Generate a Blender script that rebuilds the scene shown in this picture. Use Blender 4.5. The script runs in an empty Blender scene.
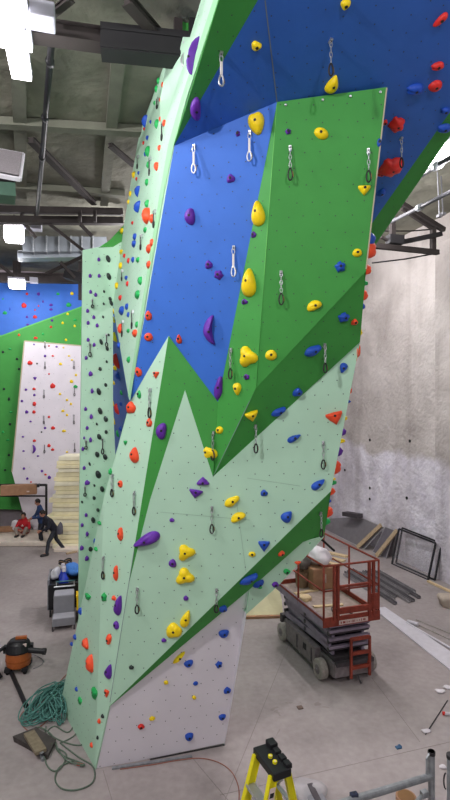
import bpy, bmesh, math, random
from mathutils import Vector, Matrix
random.seed(7)
SC = bpy.context.scene
COL = SC.collection
F, H = 520.0, 5.6
def P(px, py, d): return Vector(((px-225)*d/F, d, H-(py-400)*d/F))
def G(px, py, z=0.0):
    d = F*(H-z)/(py-400.0); return P(px, py, d)
def AT(px, py, z): return G(px, py, z)
UX = Vector((.963, .270, 0)); VY = Vector((-.270, .963, 0)); UP = Vector((0, 0, 1))
YAW = math.atan2(.270, .963)

# ------------------------------------------------------------------ materials
def lin(c):
    return tuple(((v/255)/12.92 if v/255 <= .04045 else ((v/255+.055)/1.055)**2.4) for v in c)
MATS = {}
def mat(name, c, rough=.6, metal=0.0, noise=0.06, scale=8.0, bump=0.0, bscale=60.0, emit=0.0, alpha=1.0, coord='Object', spec=.4):
    if name in MATS: return MATS[name]
    m = bpy.data.materials.new(name); m.use_nodes = True
    nt = m.node_tree; b = nt.nodes['Principled BSDF']
    L = lin(c)
    b.inputs['Roughness'].default_value = rough; b.inputs['Metallic'].default_value = metal
    b.inputs['Specular IOR Level'].default_value = spec
    tc = nt.nodes.new('ShaderNodeTexCoord')
    n = nt.nodes.new('ShaderNodeTexNoise'); n.inputs['Scale'].default_value = scale; n.inputs['Detail'].default_value = 4
    nt.links.new(tc.outputs[coord], n.inputs['Vector'])
    r = nt.nodes.new('ShaderNodeValToRGB')
    r.color_ramp.elements[0].position = .3; r.color_ramp.elements[1].position = .7
    r.color_ramp.elements[0].color = (*[max(0, v*(1-noise)) for v in L], 1)
    r.color_ramp.elements[1].color = (*[min(1, v*(1+noise)) for v in L], 1)
    nt.links.new(n.outputs['Fac'], r.inputs['Fac']); nt.links.new(r.outputs['Color'], b.inputs['Base Color'])
    if bump:
        n2 = nt.nodes.new('ShaderNodeTexNoise'); n2.inputs['Scale'].default_value = bscale; n2.inputs['Detail'].default_value = 3
        nt.links.new(tc.outputs[coord], n2.inputs['Vector'])
        bp = nt.nodes.new('ShaderNodeBump'); bp.inputs['Strength'].default_value = bump; bp.inputs['Distance'].default_value = .02
        nt.links.new(n2.outputs['Fac'], bp.inputs['Height']); nt.links.new(bp.outputs['Normal'], b.inputs['Normal'])
    if emit:
        b.inputs['Emission Color'].default_value = (*L, 1); b.inputs['Emission Strength'].default_value = emit
    if alpha < 1: b.inputs['Alpha'].default_value = alpha
    MATS[name] = m; return m

MINT = mat('mint_paint', (178, 216, 190), .62, bump=.05, bscale=90, noise=.03, scale=2)
WHITE = mat('white_paint', (226, 221, 229), .6, bump=.05, bscale=90, noise=.03, scale=2)
BLUE = mat('blue_paint', (50, 106, 200), .6, bump=.05, bscale=90, noise=.04, scale=3)
GREEN = mat('green_paint', (60, 148, 62), .6, bump=.05, bscale=90, noise=.04, scale=3)
LIME = mat('light_green_paint', (92, 178, 78), .6, noise=.03, scale=2)
INS = mat('threaded_insert', (58, 66, 64), .6)
DOT = mat('insert_dark', (28, 32, 32), .6)
PLY = mat('plywood_edge', (186, 176, 150), .7)
MSEAM = mat('mint_seam', (146, 182, 160), .7)
SEAM = mat('panel_seam', (120, 132, 140), .7)
HC = {'yellow': mat('hold_yellow', (252, 218, 20), .45, bump=.12, bscale=40), 'purple': mat('hold_purple', (98, 40, 160), .5, bump=.12, bscale=40),
      'red': mat('hold_red', (222, 46, 40), .5, bump=.1, bscale=40), 'orange-red': mat('hold_orange', (246, 82, 44), .5, bump=.1, bscale=40),
      'blue': mat('hold_blue', (28, 78, 184), .5, bump=.1, bscale=40), 'green': mat('hold_green', (32, 170, 86), .5, bump=.1, bscale=40),
      'dark': mat('hold_dark', (34, 46, 44), .5, bump=.1, bscale=40), 'white': mat('hold_white', (230, 226, 216), .5)}
STEEL = mat('bright_steel', (196, 198, 202), .35, .9)
GALV = mat('galvanised_steel', (150, 154, 158), .5, .6, noise=.2, scale=20)
DKSTEEL = mat('dark_steel', (50, 48, 50), .6, .4, noise=.15, scale=10)
BLACK = mat('black_plastic', (26, 26, 30), .5)
RUBBER = mat('black_rubber', (22, 22, 22), .8)
BRASS = mat('worn_gate', (150, 130, 70), .4, .6)
SLING = mat('white_sling', (214, 210, 206), .8)
LIFTRED = mat('lift_orange_red', (138, 56, 40), .6, noise=.25, scale=12, bump=.1)
LIFTGREY = mat('lift_grey', (124, 116, 118), .6, .2, noise=.2, scale=12)
LIFTDK = mat('lift_dark_grey', (74, 69, 73), .6, .3, noise=.2, scale=12)
LILAC = mat('scissor_grey_lilac', (150, 138, 156), .6, .2, noise=.15, scale=8)
TYRE = mat('grey_tyre', (158, 152, 146), .85, noise=.15, scale=20)
DUSTY = mat('dusty_deck', (156, 140, 132), .85, noise=.2, scale=9)
LADY = mat('ladder_yellow', (222, 212, 20), .5, noise=.05)
ALU = mat('aluminium', (180, 182, 188), .4, .7)
CREAM = mat('cream_foam', (251, 241, 200), .85, noise=.05, scale=6, bump=.15, bscale=15)
CREAM2 = mat('pale_foam', (250, 244, 216), .85, noise=.05, scale=6)
MATCL = mat('mat_cloth', (226, 214, 200), .85, noise=.08, scale=5)
CARD = mat('cardboard', (160, 122, 94), .85, noise=.12, scale=6)
WOOD = mat('raw_wood', (178, 156, 126), .75, noise=.2, scale=14)
LUMBER = mat('pale_lumber', (214, 190, 150), .75, noise=.15, scale=10)
PLASTIC = mat('white_plastic', (206, 202, 210), .45)
BAGW = mat('white_bag', (226, 220, 226), .6, bump=.4, bscale=12)
ORANGE = mat('vac_orange', (168, 90, 42), .45)
TEAL = mat('teal_rope', (82, 132, 124), .8, noise=.25, scale=40)
SAGE = mat('sage_rope', (92, 108, 94), .8, noise=.2, scale=40)
CORDR = mat('rust_cord', (150, 96, 80), .7)
BLUEP = mat('blue_plastic', (22, 52, 168), .4)
BLUEC = mat('blue_cloth', (72, 128, 204), .85, noise=.15, scale=20)
GREYP = mat('grey_plastic', (126, 126, 132), .6, noise=.06)
GREYL = mat('pale_grey_plastic', (164, 164, 172), .6, noise=.06)
YELP = mat('yellow_plastic', (236, 196, 20), .5)
TANB = mat('tan_bucket', (136, 112, 90), .7)
SKIN = mat('skin', (176, 124, 102), .6)
HAIRM = mat('dark_hair', (40, 32, 30), .7)
REDH = mat('red_hoodie', (184, 34, 44), .85)
BLUJ = mat('blue_jacket', (40, 62, 104), .85)
BLKJ = mat('black_jacket', (34, 36, 48), .85)
JEAN = mat('dark_trousers', (44, 48, 56), .85)
KHAKI = mat('grey_trousers', (150, 140, 132), .85)
SHOE = mat('dark_shoe', (40, 38, 40), .7)
BEAM = mat('ceiling_beam', (50, 44, 43), .8, noise=.2, scale=4)
BEAMBLK = mat('black_beam', (30, 29, 32), .7)
FOAMB = mat('foam_covered_rib', (108, 109, 97), .95, noise=.12, scale=3, bump=.6, bscale=5)
DUCT = mat('duct_metal', (120, 126, 132), .4, .6, noise=.05)
LAMPH = mat('lamp_housing', (168, 168, 180), .5, .2)
LAMPE = mat('lamp_diffuser', (255, 250, 255), .4, emit=7)
VENTG = mat('vent_grille', (128, 122, 126), .6, noise=.2, scale=60)
LABELW = mat('label_white', (216, 196, 190), .6)
LABELR = mat('label_print', (150, 60, 46), .6)
LABELK = mat('label_black', (40, 40, 40), .6)
MESHG = mat('grey_mesh_sheet', (132, 128, 132), .7, noise=.1, scale=5, alpha=.72)
MESHC = mat('clear_mesh_sheet', (200, 194, 200), .6, alpha=.06)
FRAME = mat('black_frame', (48, 48, 52), .6, .3)
TAPE = mat('blue_tape', (50, 92, 130), .6)
LOWWALL = mat('grey_low_wall', (150, 140, 146), .8, noise=.06)

# ------------------------------------------------------------------ mesh builder
class MB:
    def __init__(s): s.v = []; s.f = []; s.m = []; s.mats = []
    def mi(s, m):
        if m not in s.mats: s.mats.append(m)
        return s.mats.index(m)
    def face(s, pts, m):
        i = len(s.v); s.v += [Vector(p) for p in pts]; s.f.append(list(range(i, i+len(pts)))); s.m.append(s.mi(m))
    def add(s, vs, fs, m):
        i = len(s.v); s.v += [Vector(p) for p in vs]; k = s.mi(m)
        for f in fs: s.f.append([i+j for j in f]); s.m.append(k)
    def box(s, c, ax, ay, az, m):       # centre, three half-axis vectors
        c, ax, ay, az = map(Vector, (c, ax, ay, az))
        vs = [c+sx*ax+sy*ay+sz*az for sx in (-1, 1) for sy in (-1, 1) for sz in (-1, 1)]
        s.add(vs, [(0, 1, 3, 2), (4, 6, 7, 5), (0, 4, 5, 1), (2, 3, 7, 6), (0, 2, 6, 4), (1, 5, 7, 3)], m); return s
    def rbox(s, c, ax, ay, az, m, r=.15):   # box with chamfered edges (r = share of the smallest half-axis)
        c, ax, ay, az = map(Vector, (c, ax, ay, az))
        bm = bmesh.new(); bmesh.ops.create_cube(bm, size=2)
        L = [ax.length, ay.length, az.length]; rr = min(L)*r
        for v in bm.verts: v.co = Vector((v.co.x*L[0], v.co.y*L[1], v.co.z*L[2]))
        bmesh.ops.bevel(bm, geom=bm.edges[:], offset=rr, segments=2, affect='EDGES', profile=.6)
        n = [a.normalized() for a in (ax, ay, az)]
        vs = [c+n[0]*v.co.x+n[1]*v.co.y+n[2]*v.co.z for v in bm.verts]
        s.add(vs, [[v.index for v in f.verts] for f in bm.faces], m); bm.free(); return s
    def bar(s, a, b, w, h, m, up=UP):    # rectangular bar a->b, width w, height h
        a, b = Vector(a), Vector(b); d = (b-a); n = d.normalized()
        side = n.cross(up)
        if side.length < 1e-4: side = n.cross(Vector((1, 0, 0)))
        side.normalize(); u2 = side.cross(n)
        return s.box((a+b)/2, d/2, side*w/2, u2*h/2, m)
    def tube(s, pts, r, m, n=8, closed=False, radii=None, caps=True):
        pts = [Vector(p) for p in pts]; k = len(pts); rings = []
        t0 = (pts[1]-pts[0]).normalized(); ref = Vector((0, 0, 1)) if abs(t0.z) < .9 else Vector((1, 0, 0))
        nrm = t0.cross(ref).normalized()
        for i in range(k):
            a = pts[(i-1) % k] if (closed or i) else pts[0]; b = pts[(i+1) % k] if (closed or i < k-1) else pts[-1]
            t = (b-a).normalized() if (b-a).length > 1e-9 else t0
            nrm = (nrm-t*nrm.dot(t)); nrm = nrm.normalized() if nrm.length > 1e-6 else t.orthogonal().normalized()
            bn = t.cross(nrm); rr = radii[i] if radii else r
            rings.append([pts[i]+(nrm*math.cos(q)+bn*math.sin(q))*rr for q in [2*math.pi*j/n for j in range(n)]])
        vs = [p for R in rings for p in R]; fs = []
        for i in range(k if closed else k-1):
            for j in range(n):
                i2 = (i+1) % k
                fs.append((i*n+j, i*n+(j+1) % n, i2*n+(j+1) % n, i2*n+j))
        if not closed and caps: fs += [tuple(range(n))[::-1], tuple(range((k-1)*n, k*n))]
        s.add(vs, fs, m); return s
    def lathe(s, o, axis, prof, m, n=20):   # prof: (r, t along axis)
        o = Vector(o); a = Vector(axis).normalized(); x = a.orthogonal().normalized(); y = a.cross(x)
        vs = []
        for r, t in prof: vs += [o+a*t+(x*math.cos(q)+y*math.sin(q))*r for q in [2*math.pi*j/n for j in range(n)]]
        fs = [(i*n+j, i*n+(j+1) % n, (i+1)*n+(j+1) % n, (i+1)*n+j) for i in range(len(prof)-1) for j in range(n)]
        fs += [tuple(range(n))[::-1], tuple(range((len(prof)-1)*n, len(prof)*n))]
        s.add(vs, fs, m); return s
    def ball(s, c, r, m, sx=1, sy=1, sz=1, n=12, k=8, frame=None):
        c = Vector(c); vs = []; fr = frame or Matrix.Identity(3)
        for i in range(1, k):
            a = math.pi*i/k
            for j in range(n):
                q = 2*math.pi*j/n
                vs.append(c+fr@Vector((r*sx*math.sin(a)*math.cos(q), r*sy*math.sin(a)*math.sin(q), r*sz*math.cos(a))))
        top = len(vs); vs += [c+fr@Vector((0, 0, r*sz)), c-fr@Vector((0, 0, r*sz))]
        fs = [(i*n+j, (i+1)*n+j, (i+1)*n+(j+1) % n, i*n+(j+1) % n) for i in range(k-2) for j in range(n)]
        fs += [(top, j, (j+1) % n) for j in range(n)]+[(top+1, (k-2)*n+(j+1) % n, (k-2)*n+j) for j in range(n)]
        s.add(vs, fs, m); return s
    def build(s, name, parent=None, smooth=False):
        if parent is not None: org = Vector(ORG[parent.name])      # parts keep their thing's origin
        else:
            n = len(s.v); org = Vector((sum(v.x for v in s.v)/n, sum(v.y for v in s.v)/n, min(v.z for v in s.v)))
        me = bpy.data.meshes.new(name); me.from_pydata([v-org for v in s.v], [], s.f)
        for m in s.mats: me.materials.append(m)
        me.polygons.foreach_set('material_index', s.m)
        if smooth: me.polygons.foreach_set('use_smooth', [True]*len(s.f))
        bm = bmesh.new(); bm.from_mesh(me); bmesh.ops.remove_doubles(bm, verts=bm.verts, dist=1e-5)
        bmesh.ops.recalc_face_normals(bm, faces=bm.faces); bm.to_mesh(me); bm.free()
        o = bpy.data.objects.new(name, me); COL.objects.link(o); ORG[o.name] = tuple(org)
        if parent is not None: o.parent = parent
        else: o.location = org
        return o
ORG = {}
def tag(o, label=None, cat=None, group=None, kind=None):
    if label: o['label'] = label
    if cat: o['category'] = cat
    if group: o['group'] = group
    if kind: o['kind'] = kind
    return o
def empty(name, loc, label=None, cat=None, group=None, kind=None):
    o = bpy.data.objects.new(name, None); COL.objects.link(o); o.location = loc; o.empty_display_size = .1
    ORG[o.name] = tuple(loc); return tag(o, label, cat, group, kind)
def one(mb, name, label, cat, group=None, smooth=False):
    return tag(mb.build(name, None, smooth), label, cat, group)

# ------------------------------------------------------------------ camera, world, view
cam = bpy.data.cameras.new('camera'); co = bpy.data.objects.new('camera', cam); COL.objects.link(co)
co.location = (0, 0, H); co.rotation_euler = (math.pi/2, 0, 0)
cam.sensor_fit = 'VERTICAL'; cam.sensor_height = 36; cam.lens = 36*F/800; cam.clip_end = 200
SC.camera = co
w = bpy.data.worlds.new('world'); SC.world = w; w.use_nodes = True
w.node_tree.nodes['Background'].inputs[0].default_value = (.96, .95, 1, 1)
w.node_tree.nodes['Background'].inputs[1].default_value = WORLD_STRENGTH = .12
vs = SC.view_settings; vs.view_transform = 'Standard'; vs.look = 'None'; vs.gamma = 1; vs.exposure = -.12; vs.use_curve_mapping = False
SC.cycles.use_denoising = True
SC.cycles.max_bounces = 6

# ------------------------------------------------------------------ room shell
def node_mat(name): 
    m = bpy.data.materials.new(name); m.use_nodes = True; nt = m.node_tree
    return m, nt, nt.nodes['Principled BSDF'], nt.nodes.new('ShaderNodeTexCoord')
def ramp(nt, fac, stops):
    r = nt.nodes.new('ShaderNodeValToRGB'); e = r.color_ramp.elements
    while len(e) < len(stops): e.new(.5)
    for k, (p, c) in enumerate(stops): e[k].position = p; e[k].color = (*lin(c), 1)
    nt.links.new(fac, r.inputs['Fac']); return r.outputs['Color']
def noise(nt, vec, scale, detail=5, dist=0.0):
    n = nt.nodes.new('ShaderNodeTexNoise'); n.inputs['Scale'].default_value = scale; n.inputs['Detail'].default_value = detail
    n.inputs['Distortion'].default_value = dist; nt.links.new(vec, n.inputs['Vector']); return n.outputs['Fac']
def mix(nt, fac, a, b, mode='MIX'):
    x = nt.nodes.new('ShaderNodeMix'); x.data_type = 'RGBA'; x.blend_type = mode
    for sock, val in ((x.inputs[0], fac), (x.inputs[6], a), (x.inputs[7], b)):
        if hasattr(val, 'links'): nt.links.new(val, sock)
        else: sock.default_value = val if not isinstance(val, tuple) else (*val, 1)
    return x.outputs[2]
def bump(nt, b, fac, strength, dist=.05):
    p = nt.nodes.new('ShaderNodeBump'); p.inputs['Strength'].default_value = strength; p.inputs['Distance'].default_value = dist
    nt.links.new(fac, p.inputs['Height']); nt.links.new(p.outputs['Normal'], b.inputs['Normal'])

# floor: dusty concrete slab with stains, scuffs and saw-cut joints
m, nt, b, tc = node_mat('concrete_floor'); vec = tc.outputs['Object']
base = ramp(nt, noise(nt, vec, .8, 6, .6), [(.3, (147, 139, 138)), (.55, (163, 154, 153)), (.75, (172, 164, 163))])
fine = noise(nt, vec, 9, 6)
c1 = mix(nt, .2, base, ramp(nt, fine, [(.3, (120, 110, 108)), (.7, (182, 172, 170))]))
st = nt.nodes.new('ShaderNodeMath'); st.operation = 'GREATER_THAN'; st.inputs[1].default_value = .69
nt.links.new(noise(nt, vec, 1.7, 5, 1.0), st.inputs[0])
sm = nt.nodes.new('ShaderNodeMath'); sm.operation = 'MULTIPLY'; sm.inputs[1].default_value = .3; nt.links.new(st.outputs[0], sm.inputs[0])
c2 = mix(nt, sm.outputs[0], c1, lin((112, 98, 92)))
nt.links.new(c2, b.inputs['Base Color']); b.inputs['Roughness'].default_value = .62; b.inputs['Specular IOR Level'].default_value = .3
bump(nt, b, fine, .08, .02); FLOORM = m
fl = MB(); fl.box((0, 9.5, -.1), (15, 0, 0), (0, 16.5, 0), (0, 0, .1), FLOORM)
fo = tag(fl.build('floor'), kind='structure')
# saw-cut joints lie in the slab
JOINT = mat('saw_cut', (132, 123, 121), .9)
j = MB()
for (a, c) in (((220, 795), (450, 742)), ((300, 617), (225, 800)), ((190, 755), (228, 800)), ((103, 770), (112, 800)), ((372, 678), (420, 742))):
    A, B = G(*a), G(*c); j.bar(A+UP*.0008, B+UP*.0008, .008, .0016, JOINT)
j.build('joint', fo)

# right concrete wall, shotcreted, paler below an irregular line
m, nt, b, tc = node_mat('shotcrete'); vec = tc.outputs['Object']
sp = nt.nodes.new('ShaderNodeSeparateXYZ'); nt.links.new(vec, sp.inputs[0])
up = ramp(nt, noise(nt, vec, .55, 6, .8), [(.3, (184, 176, 172)), (.6, (201, 193, 189)), (.8, (213, 206, 202))])
lo = ramp(nt, noise(nt, vec, 1.6, 6, .4), [(.3, (218, 212, 224)), (.7, (246, 242, 250))])
ad = nt.nodes.new('ShaderNodeMath'); ad.operation = 'MULTIPLY_ADD'; ad.inputs[1].default_value = 1.6
nt.links.new(noise(nt, vec, .6, 5, .3), ad.inputs[0]); nt.links.new(sp.outputs[2], ad.inputs[2])
mr = nt.nodes.new('ShaderNodeMapRange'); mr.inputs[1].default_value = 4.45; mr.inputs[2].default_value = 4.75
nt.links.new(ad.outputs[0], mr.inputs[0])
c = mix(nt, mr.outputs[0], lo, up)
mp = nt.nodes.new('ShaderNodeMapping'); mp.inputs['Scale'].default_value = (.9, .9, .06); nt.links.new(vec, mp.inputs[0])
stf = noise(nt, mp.outputs[0], 1.3, 4)
c = mix(nt, .42, c, ramp(nt, noise(nt, vec, .42, 5, .6), [(.36, (150, 140, 136)), (.6, (255, 255, 255))]), 'MULTIPLY')
c = mix(nt, .3, c, ramp(nt, stf, [(.38, (170, 160, 156)), (.5, (255, 255, 255))]), 'MULTIPLY')
nt.links.new(c, b.inputs['Base Color']); b.inputs['Roughness'].default_value = .9
bn = nt.nodes.new('ShaderNodeMath'); bn.operation = 'ADD'
nt.links.new(noise(nt, vec, 2.2, 8, .5), bn.inputs[0]); nt.links.new(noise(nt, vec, 7, 4), bn.inputs[1])
bump(nt, b, bn.outputs[0], .5, .12); SHOT = m
def RW(px, z=None, py=None, off=0.0):    # point of the right wall seen at pixel column px
    W0_ = Vector((6.80, 15.9, 0)); t = (px-225)/F
    # X = t*d ; wall: W0 + s*(-.274,.962)
    s_ = (6.80-t*15.9)/(t*.962+.274); q = W0_+Vector((-.274, .962, 0))*s_
    zz = z if z is not None else H-(py-400)*q.y/F
    return Vector((q.x, q.y, zz))+Vector((-.962, -.274, 0))*off
wd = Vector((-.274, .962, 0)); wn = Vector((.962, .274, 0))
wb = MB(); c0 = Vector((6.80, 15.9, 5.7))
wb.box(c0+wd*-2+wn*.15, wd*11, wn*.15, UP*5.8, SHOT)
tag(wb.build('wall_right'), kind='structure')
# raised vertical bands on the wall
pz = MB(); pz.box(RW(448, 5.2)+wn*.0, wd*.55, wn*.03, UP*5.3, SHOT); tag(pz.build('trim_1'), kind='structure')
hb = MB()
for (px, py) in ((370, 440), (410, 441), (370, 488), (407, 498), (370, 499), (448, 509), (448, 522), (345, 470)):
    q = RW(px, py=py, off=.01); hb.lathe(q, wn, [(.055, -.01), (.05, .02)], DOT, 10)
tag(hb.build('wall_right_anchor_holes'), kind='structure')

# back wall behind the far climbing wall
bk = MB(); bc = Vector((-6.5, 23.2, 5.6)); bk.box(bc+VY*.6, UX*10.5, VY*.15, UP*5.7, LOWWALL)
tag(bk.build('wall_back'), kind='structure')

# ceiling of sprayed foam
m, nt, b, tc = node_mat('spray_foam'); vec = tc.outputs['Object']
cc = ramp(nt, noise(nt, vec, .7, 6, .3), [(.3, (94, 95, 84)), (.55, (122, 121, 108)), (.75, (138, 136, 122))])
nt.links.new(cc, b.inputs['Base Color']); b.inputs['Roughness'].default_value = .95
bump(nt, b, noise(nt, vec, 1.1, 6, .2), .6, .22); FOAM = m
ce = MB(); CH = 11.3
ce.box((-1, 9.5, CH+.1), (14, 0, 0), (0, 16.5, 0), (0, 0, .1), FOAM)
tag(ce.build('ceiling'), kind='structure')

def thing1(name, label, cat, group=None):
    mb = MB(); mb._n = (name, label, cat, group); return mb
def fin(mb, smooth=False):
    n = mb._n; return one(mb, n[0], n[1], n[2], n[3], smooth)
# foam-covered ribs under the ceiling
def rib(a, c, wd_, z, label):
    A, B = AT(*a, z), AT(*c, z); mb = MB(); mb.bar(A+UP*.05, B+UP*.05, wd_, .16, FOAMB); tag(one(mb, 'ceiling_rib', label, 'beam', 'foam covered ceiling ribs'))
rib((-20, 124), (150, 134), .22, 11.15, 'foam covered crosswise ceiling rib above the left vent panel')
rib((18, 60), (22, 200), .25, 11.19, 'foam covered lengthwise ceiling rib left of the conduit')
rib((118, 62), (104, 205), .22, 11.19, 'foam covered lengthwise ceiling rib nearest the climbing tower')
rib((-20, 186), (125, 196), .2, 11.15, 'foam covered crosswise ceiling rib just in front of the far truss')
def steel(a, za, c, zc, w_, h_, label, m=BEAM, name='roof_brace', cat='brace', group='dark steel roof braces'):
    mb = MB(); A, B = AT(*a, za), AT(*c, zc); mb.bar(A, B, w_, h_, m)
    # flanges so that the member reads as a rolled section
    n = (B-A).normalized(); s_ = n.cross(UP).normalized()
    for sg in (-1, 1): mb.bar(A+UP*sg*h_/2, B+UP*sg*h_/2, w_*1.8, .015, m)
    return one(mb, name, label, cat, group)
steel((31, 140), 10.9, (94, 203), 11.1, .09, .10, 'dark diagonal brace crossing behind the black conduit')
steel((127, 0), 10.7, (162, 40), 10.7, .09, .10, 'dark diagonal brace running up from the black beam end')
steel((72, -2), 10.6, (52, 14), 10.6, .05, .06, 'short dark brace beside the top lamp box')
steel((110, 145), 11.0, (134, 165), 11.0, .06, .08, 'short dark brace meeting the top of the tower side wall')
mb = MB(); mb.tube([AT(52, 36, 10.7), AT(46, 110, 10.7), AT(42, 160, 10.7), AT(37, 214, 10.7)], .05, BLACK)
for t in ((50, 62), (45, 118), (42, 158)): q = AT(*t, 10.7); mb.tube([q-VY*.06, q+VY*.06], .065, BLACK)
one(mb, 'conduit', 'long dark conduit pipe running lengthwise under the ceiling', 'pipe', smooth=True)
# near crosswise beam with its black box end
mb = MB(); A = P(22, 28.5, 6.9); B = P(108, 41, 7.2); mb.bar(A, B, .16, .17, BEAM)
for sg in (-1, 1): mb.bar(A+UP*sg*.1, B+UP*sg*.1, .26, .02, BEAM)
bmroot = empty('crosswise_beam', A, 'brown steel beam with a thick black box end reaching the tower top', 'beam')
mb.build('beam', bmroot)
mb = MB(); A = P(101, 42, 7.15); B = P(188, 51, 7.35); mb.bar(A, B, .3, .36, BEAMBLK); mb.bar(A+UP*.1, B+UP*.1, .34, .05, BEAMBLK); mb.bar(A-UP*.14, B-UP*.14, .34, .05, BEAMBLK)
mb.build('box_end', bmroot)
mb = MB(); q = P(184, 60, 7.1); mb.tube([q+Vector((.03*math.sin(i*.9), 0, -.05*i+.25)) for i in range(8)], .022, STEEL); mb.build('hanging_chain', bmroot)
# far roof truss on the left: chords, posts and webs are one frame
tr = empty('roof_truss', AT(40, 215, 10.3), 'dark crosswise roof truss far left in front of the silver duct', 'truss')
mb = MB(); mb.bar(P(-25, 209, 14.2), P(123, 212, 15.2), .16, .18, BEAM); mb.build('top_chord', tr)
mb = MB(); mb.bar(P(-25, 220, 14.2), P(123, 221, 15.2), .2, .2, BEAM); mb.build('bottom_chord', tr)
for px in (22, 36, 80, 95): mb = MB(); mb.bar(P(px, 210, 14.6), P(px, 222, 14.6), .1, .08, BEAM); mb.build('web', tr)
for a, c in (((25, 224), (36, 238)), ((80, 224), (92, 236)), ((48, 223), (88, 254)), ((88, 254), (46, 274)), ((-4, 262), (14, 276)), ((60, 262), (75, 278))): mb = MB(); mb.bar(P(*a, 14.7), P(*c, 14.9), .07, .08, BEAM); mb.build('brace', tr)
for k, (px, y0, y1, w_, lb) in enumerate(((17, 222, 290, .3, 'dark steel column behind the two small square lamps'), (80, 262, 300, .14, 'thin dark column at the corner of the rear mint wall'))):
    mb = MB(); mb.bar(P(px, y0, 21.4), P(px, y1, 21.4), w_, w_*.7, BEAM, up=VY); mb.bar(P(px, y0+8, 21.3), P(px, y0+10, 21.3), w_*1.4, w_, BEAM, up=VY)
    one(mb, 'steel_column', lb, 'column')
mb = MB(); mb.bar(P(-25, 278, 20.4), P(84, 280, 21.6), .25, .3, BEAM); mb.bar(P(-25, 274, 20.4), P(84, 275, 21.6), .4, .06, BEAM)
one(mb, 'header_beam', 'dark header beam along the top of the far blue wall', 'beam')
mb = MB(); mb.bar(P(66, 274, 20), P(82, 279, 20), .5, .35, BEAMBLK); mb.bar(P(66, 270, 20), P(70, 274, 20), .1, .2, BEAMBLK)
one(mb, 'blower_box', 'black box hanging above the far blue wall corner', 'box')
# silver duct with seams
du = empty('air_duct', P(60, 245, 17), 'shiny silver rectangular air duct under the far ceiling', 'duct')
mb = MB(); mb.bar(P(22, 246, 16.6), P(106, 246, 17.6), .5, .48, DUCT); mb.build('duct_run', du)
mb = MB()
for px in (34, 47, 59, 71, 82, 93):
    q = P(px, 246, 16.55+(px-22)/84); mb.box(q, UX*.02, VY*.27, UP*.26, GALV)
mb.build('flange', du)
mb = MB(); mb.bar(P(18, 257, 16.9), P(80, 256, 17.5), .5, .2, DUCT); mb.bar(P(18, 253, 16.7), P(80, 252.5, 17.3), .52, .02, GALV); mb.build('lower_run', du)
# lamps
def lamp(c, lx, ly, label, power, tilt=0, hz=.06, box=None, th=.05):
    c = Vector(c); r = empty('high_bay_lamp', c, label, 'lamp', 'high bay ceiling lamps')
    a, b_ = UX*lx/2, VY*ly/2
    mb = MB(); mb.rbox(c+UP*hz, a*1.06, b_*1.03, UP*hz*.7, LAMPH, .3); mb.tube([c+UP*.1, Vector((c.x, c.y, CH-.02))], .012, DKSTEEL); mb.build('housing', r)
    mb = MB(); mb.rbox(c-UP*(th-.05), a, b_, UP*th, LAMPE, .3); mb.build('diffuser', r)
    if box:
        mb = MB(); mb.rbox(c+UX*box+UP*.06, UX*.15, VY*.16, UP*.1, LAMPH, .2); mb.bar(c, c+UX*box, .05, .04, LAMPH); mb.build('driver_box', r)
    li = bpy.data.lights.new('lamp_light', 'POINT'); li.shadow_soft_size = .22; li.energy = power*1.9; li.color = (1, .965, .985)
    lo = bpy.data.objects.new('lamp_light', li); COL.objects.link(lo); lo.location = (0, 0, -.30); lo.rotation_euler = (0, 0, YAW); lo.parent = r
    return r
LP = 300
lamp(P(10, 15, 6.4), .42, 1.2, 'bright ceiling lamp at the top left corner, larger of the pair', LP*.2, box=.38)
lamp(P(18, 55, 6.75), .26, .95, 'narrow bright ceiling lamp just under the large corner one', LP*.15)
lamp(P(14, 227, 15.2), .52, .5, 'small bright square lamp above the silver duct end', LP*.5, box=.62, th=.24)
lamp(P(17, 281, 20.2), .58, .5, 'small bright lamp in front of the far blue wall', LP*.8, box=.62, th=.16)
lamp(P(447, 149, 9.6), .34, 1.6, 'bright tube lamp beside the green edge of the overhang', LP*.3)
lamp(Vector((-4.6, .5, 10.6)), .42, 1.2, 'added fill lamp, unseen behind the viewer on the left', LP*2.9)  # four unseen lamps from here, added as front and side fill light
lamp(Vector((2.6, -4.5, 10.6)), .42, 1.2, 'added fill lamp, unseen behind the viewer on the right', LP*2.3)
lamp(Vector((-6.6, 5.0, 10.6)), .42, 1.2, 'added fill lamp, unseen beyond the left edge', LP*1.6)
lamp(Vector((5.6, 3.5, 10.6)), .42, 1.2, 'added fill lamp, unseen beyond the right edge', LP*.25)
lamp(Vector((1.6, 16.5, 10.6)), .42, 1.2, 'farther added fill lamp hidden behind the tower', LP*1.3)  # last three lamps are unseen too, added to brighten the walls behind
lamp(Vector((2.9, 12.6, 10.6)), .42, 1.2, 'nearer added fill lamp hidden behind the tower', LP*1.25)
lamp(Vector((-2.7, 16.6, 10.6)), .42, 1.2, 'added fill lamp hidden behind the mint side wall', LP)
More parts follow.
